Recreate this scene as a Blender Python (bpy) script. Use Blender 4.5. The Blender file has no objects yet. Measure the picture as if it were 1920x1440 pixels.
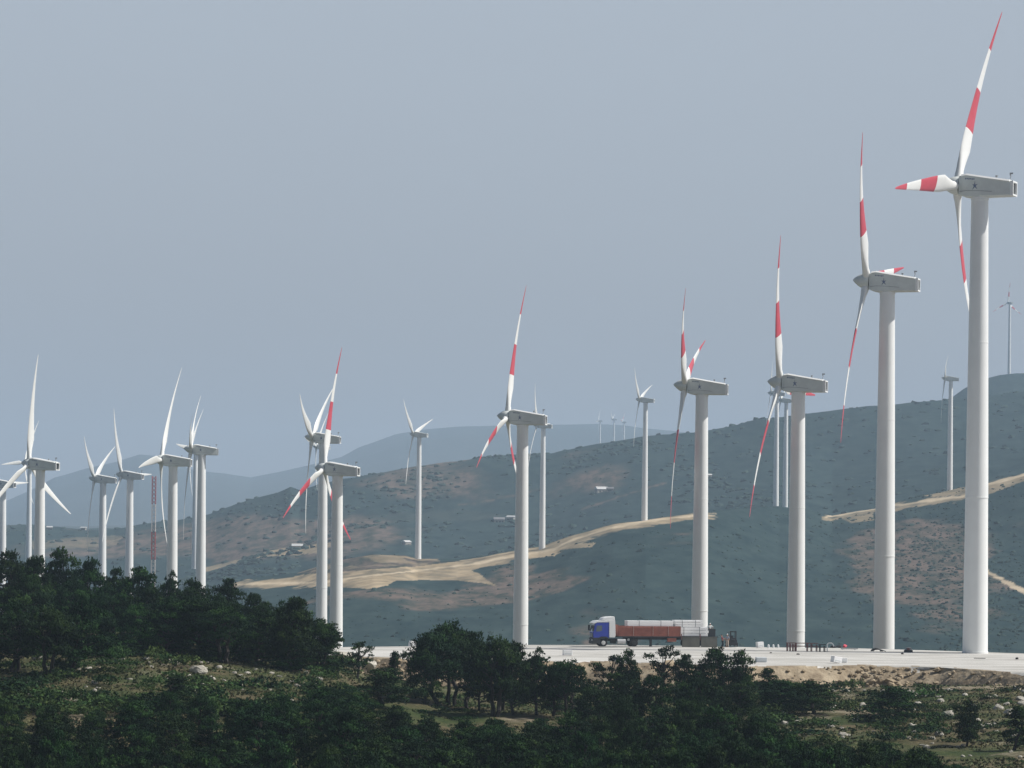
import bpy, bmesh, math, random
import numpy as np
from mathutils import Vector, Matrix
random.seed(7); RNG = np.random.default_rng(7)
R_ = math.radians
scene = bpy.context.scene
# ------------------------------------------------------------------ camera
F = 5920.0; V0 = 1036.0; ROLL = R_(0.6); CR, SR = math.cos(ROLL), math.sin(ROLL)
cam_d = bpy.data.cameras.new('camera'); cam = bpy.data.objects.new('camera', cam_d)
scene.collection.objects.link(cam); scene.camera = cam
cam_d.sensor_width = 36; cam_d.lens = 36*F/1920; cam_d.clip_start = 1; cam_d.clip_end = 60000
cam_d.shift_y = (V0-720)/1920
cam.matrix_world = Matrix(((CR, -SR, 0, 0), (0, 0, -1, 0), (SR, CR, 0, 0), (0, 0, 0, 1)))
# ------------------------------------------------------------------ sky and sun
SUN_EL, SUN_AZ = R_(48), R_(-1)          # azimuth measured from +X towards +Y
sd = Vector((math.cos(SUN_EL)*math.cos(SUN_AZ), math.cos(SUN_EL)*math.sin(SUN_AZ), math.sin(SUN_EL)))
w = bpy.data.worlds.new('World'); scene.world = w; w.use_nodes = True
nt = w.node_tree; nt.nodes.clear()
sky = nt.nodes.new('ShaderNodeTexSky'); sky.sky_type = 'NISHITA'; sky.sun_disc = False
sky.sun_elevation = SUN_EL; sky.sun_rotation = math.pi/2-SUN_AZ
sky.air_density = 1.0; sky.dust_density = 4.0; sky.ozone_density = 1.0
bg = nt.nodes.new('ShaderNodeBackground'); bg.inputs['Strength'].default_value = 0.1
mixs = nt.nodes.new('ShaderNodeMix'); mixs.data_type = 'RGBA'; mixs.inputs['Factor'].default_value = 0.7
# thin veil of high haze: pale near the horizon, deeper towards the zenith
gtc = nt.nodes.new('ShaderNodeTexCoord'); gsp = nt.nodes.new('ShaderNodeSeparateXYZ'); nt.links.new(gtc.outputs['Generated'], gsp.inputs[0])
grp = nt.nodes.new('ShaderNodeValToRGB'); ge = grp.color_ramp.elements; ge[0].position = 0.0; ge[0].color = (3.95, 3.95, 4.45, 1); ge[1].position = 0.9; ge[1].color = (0.35, 0.5, 0.9, 1)
g2 = ge.new(0.2); g2.color = (5.4, 5.9, 6.5, 1); g3 = ge.new(0.45); g3.color = (0.7, 0.95, 1.5, 1)
snz = nt.nodes.new('ShaderNodeTexNoise'); snz.inputs['Scale'].default_value = 3.0; snz.inputs['Detail'].default_value = 3
smp = nt.nodes.new('ShaderNodeMapping'); smp.inputs['Scale'].default_value = (1, 1, 3.5); nt.links.new(gtc.outputs['Generated'], smp.inputs[0]); nt.links.new(smp.outputs[0], snz.inputs[0])
sma = nt.nodes.new('ShaderNodeMath'); sma.operation = 'MULTIPLY_ADD'; sma.inputs[1].default_value = 0.07; nt.links.new(snz.outputs['Fac'], sma.inputs[0]); nt.links.new(gsp.outputs['Z'], sma.inputs[2])
ssb = nt.nodes.new('ShaderNodeMath'); ssb.operation = 'SUBTRACT'; ssb.inputs[1].default_value = 0.035; nt.links.new(sma.outputs[0], ssb.inputs[0])
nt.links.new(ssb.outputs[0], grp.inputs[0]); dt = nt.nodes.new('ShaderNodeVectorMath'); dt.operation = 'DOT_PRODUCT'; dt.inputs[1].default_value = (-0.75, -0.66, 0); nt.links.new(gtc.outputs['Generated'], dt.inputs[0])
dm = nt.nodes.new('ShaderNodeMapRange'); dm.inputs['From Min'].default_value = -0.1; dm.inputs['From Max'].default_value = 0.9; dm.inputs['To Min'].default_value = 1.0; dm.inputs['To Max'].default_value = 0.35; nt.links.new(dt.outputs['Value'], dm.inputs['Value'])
vm = nt.nodes.new('ShaderNodeVectorMath'); vm.operation = 'SCALE'; nt.links.new(grp.outputs[0], vm.inputs[0]); nt.links.new(dm.outputs[0], vm.inputs['Scale']); nt.links.new(vm.outputs[0], mixs.inputs['B'])   # veil dimmed behind and left of the camera, cutting fill on shaded tower sides
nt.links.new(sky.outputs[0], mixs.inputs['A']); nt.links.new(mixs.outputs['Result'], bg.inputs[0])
wo = nt.nodes.new('ShaderNodeOutputWorld'); nt.links.new(bg.outputs[0], wo.inputs[0])
sl = bpy.data.lights.new('sun', 'SUN'); sl.energy = 5.0; sl.angle = R_(0.8); sl.color = (1, 0.965, 0.91)
so = bpy.data.objects.new('sun', sl); scene.collection.objects.link(so)
so.rotation_euler = (-sd).to_track_quat('-Z', 'Y').to_euler()
scene.view_settings.view_transform = 'Standard'; scene.view_settings.look = 'None'
scene.view_settings.exposure = 0.0; scene.view_settings.gamma = 1
scene.cycles.volume_bounces = 1; scene.cycles.max_bounces = 5
scene.cycles.diffuse_bounces = 3; scene.cycles.transparent_max_bounces = 8
scene.cycles.use_denoising = True
COL = scene.collection
# ------------------------------------------------------------------ projection helpers
def ray(u, v):
    xc = (u-960)/F; yc = -(v-V0)/F
    return xc*CR-yc*SR, xc*SR+yc*CR            # (X/d, Z/d)
def at(u, v, d):
    x, z = ray(u, v); return Vector((x*d, d, z*d))
def uv_of(x, y, z):
    xc = (x*CR+z*SR)/y; yc = (-x*SR+z*CR)/y
    return 960+F*xc, V0-F*yc
# ------------------------------------------------------------------ material helpers
def mat(name, color, rough=0.6, var=0.0, scale=1.0, color2=None, metal=0.0, bump=0.0, bscale=None, spec=0.4, objrand=0.0, coord='Object'):
    m = bpy.data.materials.new(name); m.use_nodes = True; n = m.node_tree; b = n.nodes['Principled BSDF']
    b.inputs['Roughness'].default_value = rough; b.inputs['Metallic'].default_value = metal
    b.inputs['Specular IOR Level'].default_value = spec
    c2 = color2 if color2 else tuple(max(0, c*(1-var)) for c in color)
    tc = n.nodes.new('ShaderNodeTexCoord'); nz = n.nodes.new('ShaderNodeTexNoise'); nz.inputs['Scale'].default_value = scale
    nz.inputs['Detail'].default_value = 5; nz.inputs['Roughness'].default_value = 0.62
    n.links.new(tc.outputs[coord], nz.inputs['Vector'])
    rp = n.nodes.new('ShaderNodeValToRGB'); rp.color_ramp.elements[0].position = 0.34; rp.color_ramp.elements[1].position = 0.66
    rp.color_ramp.elements[0].color = (*c2, 1); rp.color_ramp.elements[1].color = (*color, 1)
    n.links.new(nz.outputs['Fac'], rp.inputs[0]); out = rp.outputs[0]
    if objrand:
        oi = n.nodes.new('ShaderNodeObjectInfo'); hs = n.nodes.new('ShaderNodeHueSaturation')
        mr = n.nodes.new('ShaderNodeMapRange'); mr.inputs['To Min'].default_value = 1-objrand; mr.inputs['To Max'].default_value = 1+objrand
        n.links.new(oi.outputs['Random'], mr.inputs['Value']); n.links.new(mr.outputs[0], hs.inputs['Value'])
        mh = n.nodes.new('ShaderNodeMapRange'); mh.inputs['To Min'].default_value = 0.5-objrand*0.09; mh.inputs['To Max'].default_value = 0.5+objrand*0.09
        mu = n.nodes.new('ShaderNodeMath'); mu.operation = 'FRACT'; mm = n.nodes.new('ShaderNodeMath'); mm.operation = 'MULTIPLY'; mm.inputs[1].default_value = 7.31
        n.links.new(oi.outputs['Random'], mm.inputs[0]); n.links.new(mm.outputs[0], mu.inputs[0]); n.links.new(mu.outputs[0], mh.inputs['Value']); n.links.new(mh.outputs[0], hs.inputs['Hue'])
        n.links.new(out, hs.inputs['Color']); out = hs.outputs[0]
    n.links.new(out, b.inputs['Base Color'])
    if bump:
        bz = n.nodes.new('ShaderNodeTexNoise'); bz.inputs['Scale'].default_value = bscale or scale*4; bz.inputs['Detail'].default_value = 6
        n.links.new(tc.outputs[coord], bz.inputs['Vector']); bp = n.nodes.new('ShaderNodeBump'); bp.inputs['Strength'].default_value = bump
        bp.inputs['Distance'].default_value = 0.3; n.links.new(bz.outputs['Fac'], bp.inputs['Height']); n.links.new(bp.outputs[0], b.inputs['Normal'])
    return m
M = {}
M['white'] = mat('white_paint', (0.86, 0.875, 0.865), 0.45, 0.05, 0.35)
M['blade'] = mat('blade_white', (0.86, 0.87, 0.85), 0.4, 0.05, 0.5)
M['red'] = mat('blade_red', (0.62, 0.085, 0.12), 0.45, 0.15, 0.5)
M['nac'] = mat('nacelle_white', (0.70, 0.74, 0.72), 0.5, 0.10, 0.8)
M['dark'] = mat('dark_opening', (0.03, 0.035, 0.04), 0.7)
M['blue_mark'] = mat('emblem_blue', (0.15, 0.19, 0.30), 0.6)
M['steel'] = mat('grey_steel', (0.30, 0.32, 0.34), 0.5, 0.2, 2)
M['pine'] = mat('pine_needles', (0.019, 0.054, 0.014), 0.75, 0, 0.35, (0.005, 0.017, 0.006), spec=0.12, objrand=0.25)
M['pine2'] = mat('bright_needles', (0.040, 0.088, 0.018), 0.75, 0, 0.45, (0.013, 0.040, 0.010), spec=0.12, objrand=0.25)
M['shrub'] = mat('shrub_leaves', (0.062, 0.108, 0.030), 0.8, 0, 0.9, (0.022, 0.052, 0.015), spec=0.1, objrand=0.3)
M['bark'] = mat('bark', (0.045, 0.037, 0.032), 0.9, 0.4, 3)
M['rock'] = mat('limestone', (0.58, 0.55, 0.48), 0.9, 0, 1.5, (0.32, 0.30, 0.25), bump=0.6)
M['rubble'] = mat('rubble_rock', (0.42, 0.34, 0.23), 0.9, 0, 0.8, (0.22, 0.17, 0.11))
M['grass'] = mat('dry_grass', (0.125, 0.115, 0.05), 0.9, 0, 0.15, (0.038, 0.066, 0.02), coord='Object')
M['scrub'] = mat('hill_scrub', (0.050, 0.078, 0.066), 0.9, 0, 0.02, (0.026, 0.048, 0.044), spec=0.05)
# ------------------------------------------------------------------ mesh helpers
class MB:
    def __init__(s): s.v = []; s.f = []; s.m = []
    def add(s, vs, fs, mi=0):
        o = len(s.v); s.v += [tuple(p) for p in vs]; s.f += [tuple(i+o for i in f) for f in fs]; s.m += [mi]*len(fs); return s
    def box(s, x0, x1, y0, y1, z0, z1, mi=0, M4=None):
        vs = [Vector((x, y, z)) for x in (x0, x1) for y in (y0, y1) for z in (z0, z1)]
        if M4 is not None: vs = [M4 @ p for p in vs]
        return s.add(vs, [(0, 1, 3, 2), (4, 6, 7, 5), (0, 4, 5, 1), (2, 3, 7, 6), (0, 2, 6, 4), (1, 5, 7, 3)], mi)
    def bar(s, p0, p1, r0, r1=None, n=8, mi=0):
        p0, p1 = Vector(p0), Vector(p1); r1 = r0 if r1 is None else r1
        q = (p1-p0).to_track_quat('Z', 'Y'); vs = []
        for p, r in ((p0, r0), (p1, r1)):
            for i in range(n):
                a = 2*math.pi*i/n; vs.append(p+q @ Vector((r*math.cos(a), r*math.sin(a), 0)))
        return s.add(vs, [(i, (i+1) % n, n+(i+1) % n, n+i) for i in range(n)]+[tuple(range(n-1, -1, -1)), tuple(range(n, 2*n))], mi)
    def prism(s, prof, y0, y1, mi=0, M4=None):   # profile in (x,z)
        n = len(prof); vs = [Vector((x, y0, z)) for x, z in prof]+[Vector((x, y1, z)) for x, z in prof]
        if M4 is not None: vs = [M4 @ p for p in vs]
        return s.add(vs, [(i, (i+1) % n, n+(i+1) % n, n+i) for i in range(n)]+[tuple(range(n-1, -1, -1)), tuple(range(n, 2*n))], mi)
    def rings(s, R, mi=0, cap=True):
        n = len(R[0]); k = len(R); vs = [p for r in R for p in r]; fs = []
        for j in range(k-1):
            for i in range(n): fs.append((j*n+i, j*n+(i+1) % n, (j+1)*n+(i+1) % n, (j+1)*n+i))
        if cap: fs += [tuple(range(n-1, -1, -1)), tuple((k-1)*n+i for i in range(n))]
        return s.add(vs, fs, mi)
    def mesh(s, name, mats, smooth=False):
        me = bpy.data.meshes.new(name); me.from_pydata(s.v, [], s.f)
        for m in mats: me.materials.append(M[m])
        me.polygons.foreach_set('material_index', s.m)
        if smooth:
            me.shade_smooth()
            try: me.set_sharp_from_angle(angle=R_(40))
            except Exception: pass
        me.update(); return me
    def build(s, name, mats, parent=None, smooth=False, bevel=0):
        o = link(name, s.mesh(name, mats, smooth), parent)
        if bevel:
            b = o.modifiers.new('bevel', 'BEVEL'); b.width = bevel; b.segments = 2; b.limit_method = 'ANGLE'
        return o
def link(name, me, parent=None, mw=None):
    o = bpy.data.objects.new(name, me); COL.objects.link(o)
    if parent is not None: o.parent = parent
    if mw is not None: o.matrix_local = mw
    return o
def tag(o, label, cat, group=None, kind=None):
    o['label'] = label
    if cat: o['category'] = cat
    if group: o['group'] = group
    if kind: o['kind'] = kind
    return o
def thing(name, label, cat, loc=(0, 0, 0), rz=0, group=None):
    o = bpy.data.objects.new(name, None); COL.objects.link(o); o.location = loc; o.rotation_euler = (0, 0, rz); o.empty_display_size = 0.2
    return tag(o, label, cat, group)
def structure(o): o['kind'] = 'structure'; return o
def np_mesh(name, v, quads, mats, mi=None, smooth=True, tri=False):
    me = bpy.data.meshes.new(name); k = 3 if tri else 4; v = np.asarray(v, np.float32); q = np.asarray(quads, np.int32)
    me.vertices.add(len(v)); me.vertices.foreach_set('co', v.ravel())
    me.loops.add(q.size); me.loops.foreach_set('vertex_index', q.ravel())
    me.polygons.add(len(q)); me.polygons.foreach_set('loop_start', np.arange(0, q.size, k, dtype=np.int32))
    me.polygons.foreach_set('loop_total', np.full(len(q), k, np.int32))
    for m in mats: me.materials.append(M[m])
    if mi is not None: me.polygons.foreach_set('material_index', np.asarray(mi, np.int32))
    me.polygons.foreach_set('use_smooth', np.full(len(q), smooth, bool))
    me.update(calc_edges=True); return me
def fattr(me, name, arr):
    a = me.attributes.new(name, 'FLOAT', 'POINT'); a.data.foreach_set('value', np.asarray(arr, np.float32).ravel())
# ------------------------------------------------------------------ numpy noise
def vnoise(x, y, seed=0):
    xi = np.floor(x).astype(np.int64); yi = np.floor(y).astype(np.int64); fx = x-xi; fy = y-yi
    fx = fx*fx*(3-2*fx); fy = fy*fy*(3-2*fy)
    def h(a, b):
        n = (a*374761393+b*668265263+seed*974634777) & 0xffffffff
        n = ((n ^ (n >> 13))*1274126177) & 0xffffffff
        return ((n ^ (n >> 16)) & 0xffffff)/float(0xffffff)*2-1
    return (h(xi, yi)*(1-fx)+h(xi+1, yi)*fx)*(1-fy)+(h(xi, yi+1)*(1-fx)+h(xi+1, yi+1)*fx)*fy
def fbm(x, y, wl, oct=4, seed=0, rough=0.5):
    s = 0; a = 1; t = 0
    for i in range(oct):
        s = s+a*vnoise(x/wl, y/wl, seed+i); t += a; a *= rough; wl /= 2.03
    return s/t
def smooth01(x): x = np.clip(x, 0, 1); return x*x*(3-2*x)
# ------------------------------------------------------------------ terrain functions
PADZ = -12.4
def edge_d(pts):       # rim of the pad given as picture points, turned into (t, d) on the plane z = PADZ
    t = []; d = []
    for u, v in pts:
        x, z = ray(u, v); dd = PADZ/z; t.append(x); d.append(dd)
    return np.array(t), np.array(d)
PN_T, PN_D = edge_d([(-900, 1205), (560, 1228), (640, 1229), (760, 1236), (900, 1240), (1000, 1240), (1100, 1239), (1300, 1246), (1400, 1250), (1620, 1248), (1760, 1252), (1860, 1258), (1920, 1262), (2000, 1268), (2700, 1290)])
PF_T, PF_D = edge_d([(-900, 1198), (640, 1213), (1000, 1209), (1150, 1209), (1300, 1211), (1400, 1213), (1600, 1215), (1800, 1221), (1920, 1225), (2700, 1236)])
def pad_near(t):
    t = np.asarray(t, float); return np.interp(t, PN_T, PN_D)+1.3*fbm(t*350, t*0, 9, 4, 66)
PAD_LATE = 1
def pad_far(t): return np.interp(t, PF_T, PF_D)
GU = [-1200, 0, 300, 600, 690, 850, 1100, 1400, 1700, 1920, 3000]
GT = np.array([(u-960)/F for u in GU])
GR = [(4, [-2.2]*11), (20, [-4]*11), (90, [-13.5]*11), (150, [-17.5, -17.2, -17.3, -17.8, -18, -18, -18, -18, -17.6, -17.3, -17]),
      (200, [-18.0, -18, -18.2, -18.4, -18.4, -18.5, -18.3, -17.6, -16.8, -16.4, -16]),
      (228, [-14.6, -15.0, -15.3, -16.2, -17.0, -17.6, -17.8, -17.0, -16.4, -16.1, -15.7]),
      (250, [-11, -12, -12.3, -13.5, -15, -16.6, -16.8, -16.4, -16.0, -15.7, -15.3]),
      (290, [-8.5, -9.3, -9.9, -11.3, -14.0, -15.4, -15.5, -15.1, -14.9, -14.8, -14.6]),
      (325, [-7, -7.8, -9.0, -10.7, -13.4, -14.6, -14.6, -14.2, -14.0, -13.9, -13.8]),
      (336, [-7.2, -8.0, -9.2, -10.9, -13.5, -14.5, -14.5, -14.1, -13.9, -13.9, -13.8]),
      (360, [-7.5, -8.2, -9.4, -11.6, -15.0, -15.8, -16, -16, -16, -16, -16]),
      (405, [-12, -12, -12.5, -14.5, -16, -16, -16, -16, -16, -16, -16]),
      (440, [-17, -17, -17, -17, -17, -17, -17, -17, -17, -17, -17]),
      (530, [-29, -29, -28, -28, -28, -28, -28, -28, -28, -28, -28]), (700, [-42]*11), (1000, [-50]*11)]
def pchip_cols(D, Z, d):
    """D, Z: (K, N) knots per column, d: (N,) or (Rows,N) query -> monotone cubic"""
    K = D.shape[0]; h = np.diff(D, axis=0); dl = np.diff(Z, axis=0)/h
    m = np.zeros_like(Z); a, b = dl[:-1], dl[1:]
    with np.errstate(divide='ignore', invalid='ignore'):
        hm = np.where(a*b > 0, 2*a*b/(a+b), 0)
    m[1:-1] = hm; m[0] = dl[0]; m[-1] = dl[-1]
    out = np.zeros_like(d); cols = np.broadcast_to(np.arange(D.shape[1]), d.shape)
    k = np.zeros(d.shape, int)
    for i in range(1, K-1): k += (d >= D[i])
    D0 = D[k, cols]; D1 = D[k+1, cols]; Z0 = Z[k, cols]; Z1 = Z[k+1, cols]; m0 = m[k, cols]; m1 = m[k+1, cols]
    H = D1-D0; s = np.clip((d-D0)/H, 0, 1.0); s2 = s*s; s3 = s2*s
    return (2*s3-3*s2+1)*Z0+(s3-2*s2+s)*H*m0+(-2*s3+3*s2)*Z1+(s3-s2)*H*m1
def zg_td(t, d):
    N = t.size; D = np.array([[r[0]]*N for r in GR], float); Z = np.array([np.interp(t.ravel(), GT, r[1]) for r in GR])
    z = pchip_cols(D, Z, d.ravel()[None, :])[0].reshape(t.shape)
    x = t*d
    amp = smooth01((d-60)/100)*smooth01((900-d)/300)
    return z+amp*(0.55*fbm(x, d, 17, 4, 3)+0.16*fbm(x, d, 2.6, 3, 9))
def zg(x, y):
    x = np.atleast_1d(np.asarray(x, float)); y = np.atleast_1d(np.asarray(y, float)); return zg_td(x/y, y)
def gz(x, y): return float(zg(x, y)[0])
def st_of(pts):
    a = np.array([ray(u, v) for u, v in pts]); return a[:, 0], a[:, 1]
CA = [(-1200, 1150), (0, 1130), (300, 1118), (400, 1100), (460, 1084), (560, 1072), (640, 1048), (700, 1038), (760, 1040), (783, 1046), (860, 1046), (900, 1042), (960, 1031), (1010, 1024), (1074, 1002), (1150, 981), (1211, 974), (1300, 960), (1380, 952), (1460, 948), (1510, 953), (1560, 965), (1640, 952), (1700, 934), (1782, 917), (1850, 903), (1920, 886), (2100, 850), (3000, 800)]
CB = [(-1200, 960), (0, 986), (60, 984), (130, 990), (165, 993), (215, 994), (250, 986), (300, 979), (330, 977), (392, 966), (420, 955), (470, 938), (520, 925), (545, 914), (562, 920), (600, 910), (644, 897), (709, 886), (782, 874), (855, 865), (899, 858), (965, 856), (1037, 851), (1121, 832), (1198, 820), (1300, 811), (1339, 806), (1378, 799), (1428, 787), (1518, 775), (1650, 760), (1767, 750), (1850, 742), (1920, 736), (2200, 700), (3000, 650)]
CC = [(-1200, 1030), (1300, 960), (1600, 850), (1740, 766), (1786, 746), (1805, 733), (1844, 713), (1876, 705), (1900, 702), (1960, 701), (2200, 690), (3000, 720)]
CD = [(-1200, 980), (-200, 965), (15, 938), (47, 924), (102, 894), (164, 878), (219, 866), (262, 852), (292, 855), (320, 867), (365, 884), (427, 891), (470, 897), (529, 884), (590, 868), (640, 856), (673, 839), (739, 817), (800, 808), (860, 801), (940, 797), (1040, 796), (1110, 795), (1170, 798), (1256, 808), (1400, 830), (1900, 880), (3000, 950)]
def s_at(pts, t, off=0):
    a, b = st_of([(u, v+off) for u, v in pts]); return np.interp(t, a, b)
def dA(t): return np.interp(t, [(u-960)/F for u in (-1200, 1211, 1300, 1460, 3000)], [1530, 1530, 1565, 1690, 1700])
def zh_td(t, d):
    t1 = t.ravel(); dd = d.ravel(); N = t1.size; o = np.ones(N); a = dA(t1)
    sA = s_at(CA, t1); sB = s_at(CB, t1); sC = s_at(CC, t1); sD = s_at(CD, t1)
    zA = sA*a
    foot = np.interp(t1, [(u-960)/F for u in (0, 700, 1300, 1900)], [-44, -40, -36, -33])
    K = [(o*600, -52*o), (o*850, -48*o), (o*1050, foot), (a-250, foot+(zA-foot)*0.52), (a-60, zA-5.5), (a-8, zA-0.6), (a+8, zA-0.5),
         (a+120, zA-10), (o*1950, (sA*0.35+sB*0.65-0.35*(sB-sA)-0.008)*1950), (o*2250, (sA+(sB-sA)*0.42)*2250), (o*2500, (sB-0.0032)*2500), (o*2620, sB*2620),
         (o*2850, sB*2620-16), (o*3320, np.minimum(sC, 1)*3320), (o*3700, np.minimum(sC*3320-25, sB*3320)), (o*5000, 30*o), (o*6500, sD*6500*0.3), (o*8300, (sD-0.0035)*8300), (o*8900, sD*8900), (o*10900, sD*6000-120)]
    D = np.array([k[0] for k in K]); Z = np.array([k[1] for k in K])
    z = pchip_cols(D, Z, dd[None, :])[0]
    x = t1*dd
    near = smooth01((dd-900)/200)*smooth01((a-20-dd)/160)
    mid = smooth01((dd-a-120)/250)*smooth01((2600-dd)/180)*1.0
    far = smooth01((dd-4800)/1500)
    n1 = fbm(x, dd*0.45, 120, 5, 21)
    ridged = 1-2*np.abs(fbm(x+dd*0.3, dd*0.35, 210, 4, 33))
    z = z+near*(3.4*n1+1.6*(ridged-0.6))+mid*(7*fbm(x, dd*0.5, 190, 5, 41)+6*(1-2*np.abs(fbm(x-dd*.35, dd*0.3, 300, 4, 45))-0.6))
    z = z+far*smooth01(np.abs(8900-dd)/600)*55*fbm(x, dd, 900, 5, 51)+far*7*fbm(x, dd, 260, 4, 52)
    z = z+0.45*fbm(x, dd, 14, 3, 61)*smooth01((dd-700)/200)*smooth01((4000-dd)/800)
    z = z+smooth01((dd-2500)/50)*smooth01((3600-dd)/300)*1.6*fbm(x, dd, 40, 3, 64)
    return z.reshape(t.shape)
def hz(x, y): return float(zh_td(np.array([x/y]), np.array([y], float))[0])
def hill_hit(u, v, d0=1000, d1=9500, step=4):
    t, s = ray(u, v); d = np.arange(d0, d1, step, dtype=float); z = zh_td(np.full(d.size, t), d)
    i = np.argmax(z/d >= s)
    return float(t*d[i]), float(d[i]), float(z[i])
def in_poly(px, py, poly):
    c = np.zeros(px.shape, bool); n = len(poly)
    for i in range(n):
        x0, y0 = poly[i]; x1, y1 = poly[(i+1) % n]
        k = ((y0 > py) != (y1 > py)) & (px < (x1-x0)*(py-y0)/((y1-y0) if y1 != y0 else 1e-9)+x0); c ^= k
    return c
def dist_line(px, py, pts):
    best = np.full(px.shape, 1e9)
    for (x0, y0), (x1, y1) in zip(pts[:-1], pts[1:]):
        dx, dy = x1-x0, y1-y0; s = np.clip(((px-x0)*dx+(py-y0)*dy)/(dx*dx+dy*dy), 0, 1)
        best = np.minimum(best, np.hypot(px-x0-s*dx, py-y0-s*dy))
    return best
def grid_mesh(name, T, D, Z, mats):
    n_r, n_c = Z.shape; V = np.stack([T*D, D, Z], -1).reshape(-1, 3)
    i = np.arange(n_r*n_c).reshape(n_r, n_c)
    q = np.stack([i[:-1, :-1], i[:-1, 1:], i[1:, 1:], i[1:, :-1]], -1).reshape(-1, 4)
    return np_mesh(name, V, q, mats)
def u_cols(step):
    u = np.concatenate([np.linspace(-1150, -60, 60, endpoint=False), np.arange(-60, 1990, step), np.linspace(1995, 2950, 60)])
    return (u-960)/F
# ------------------------------------------------------------------ terrain materials
def ground_material():
    m = bpy.data.materials.new('ground'); m.use_nodes = True; n = m.node_tree; b = n.nodes['Principled BSDF']
    b.inputs['Roughness'].default_value = 0.95; b.inputs['Specular IOR Level'].default_value = 0.1
    g = n.nodes.new('ShaderNodeNewGeometry'); L = n.links.new
    def noise(sc, det=5):
        z = n.nodes.new('ShaderNodeTexNoise'); z.inputs['Scale'].default_value = sc; z.inputs['Detail'].default_value = det; L(g.outputs['Position'], z.inputs['Vector']); return z.outputs['Fac']
    def ramp(fac, a, b_, c0, c1):
        r = n.nodes.new('ShaderNodeValToRGB'); e = r.color_ramp.elements; e[0].position = a; e[1].position = b_; e[0].color = (*c0, 1); e[1].color = (*c1, 1); L(fac, r.inputs[0]); return r.outputs[0]
    def mix(f, a, c):
        x = n.nodes.new('ShaderNodeMix'); x.data_type = 'RGBA'; L(f, x.inputs['Factor']); L(a, x.inputs['A']); L(c, x.inputs['B']); return x.outputs['Result']
    soil = ramp(noise(1.3), 0.35, 0.65, (0.065, 0.058, 0.032), (0.14, 0.115, 0.066))
    green = ramp(noise(0.9), 0.35, 0.65, (0.026, 0.044, 0.015), (0.068, 0.083, 0.030))
    c = mix(ramp(noise(0.09, 6), 0.42, 0.6, (0, 0, 0), (1, 1, 1)), green, soil)
    rk = n.nodes.new('ShaderNodeAttribute'); rk.attribute_name = 'rocky'
    c = mix(rk.outputs['Fac'], c, ramp(noise(0.7, 8), 0.38, 0.62, (0.10, 0.08, 0.05), (0.36, 0.31, 0.23)))
    L(c, b.inputs['Base Color'])
    bp = n.nodes.new('ShaderNodeBump'); bp.inputs['Strength'].default_value = 0.8; bp.inputs['Distance'].default_value = 0.4; L(noise(2.2, 8), bp.inputs['Height']); L(bp.outputs[0], b.inputs['Normal'])
    return m
def hills_material():
    m = bpy.data.materials.new('hills'); m.use_nodes = True; n = m.node_tree; b = n.nodes['Principled BSDF']
    b.inputs['Roughness'].default_value = 1.0; b.inputs['Specular IOR Level'].default_value = 0.0
    g = n.nodes.new('ShaderNodeNewGeometry'); L = n.links.new
    mp = n.nodes.new('ShaderNodeMapping'); mp.inputs['Scale'].default_value = (1, 0.35, 1); L(g.outputs['Position'], mp.inputs['Vector'])
    def noise(sc, det=5, ro=0.6):
        z = n.nodes.new('ShaderNodeTexNoise'); z.inputs['Scale'].default_value = sc; z.inputs['Detail'].default_value = det; z.inputs['Roughness'].default_value = ro; L(mp.outputs[0], z.inputs['Vector']); return z.outputs['Fac']
    def ramp(fac, a, b_, c0, c1):
        r = n.nodes.new('ShaderNodeValToRGB'); e = r.color_ramp.elements; e[0].position = a; e[1].position = b_; e[0].color = (*c0, 1); e[1].color = (*c1, 1); L(fac, r.inputs[0]); return r.outputs[0]
    def mix(f, a, c):
        x = n.nodes.new('ShaderNodeMix'); x.data_type = 'RGBA'; L(f, x.inputs['Factor']); L(a, x.inputs['A']); L(c, x.inputs['B']); return x.outputs['Result']
    def attr(nm):
        a = n.nodes.new('ShaderNodeAttribute'); a.attribute_name = nm; return a.outputs['Fac']
    scrub = ramp(noise(0.09, 8, 0.7), 0.36, 0.66, (0.020, 0.040, 0.044), (0.045, 0.072, 0.070))
    heath = ramp(noise(0.11, 8, 0.7), 0.40, 0.60, (0.042, 0.057, 0.048), (0.165, 0.128, 0.108))
    sand = ramp(noise(0.08, 7), 0.3, 0.65, (0.27, 0.21, 0.13), (0.52, 0.41, 0.27))
    road = ramp(noise(0.2, 5), 0.3, 0.7, (0.50, 0.40, 0.27), (0.66, 0.55, 0.40))
    c = mix(attr('heath'), scrub, heath); c = mix(attr('sand'), c, sand); c = mix(attr('road'), c, road)
    L(c, b.inputs['Base Color']); return m
M['ground'] = ground_material(); M['hills'] = hills_material()
M['pad'] = mat('pale_gravel', (0.60, 0.59, 0.56), 0.95, 0, 0.16, (0.48, 0.47, 0.44), bump=0.25, bscale=3, spec=0.1)
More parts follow.
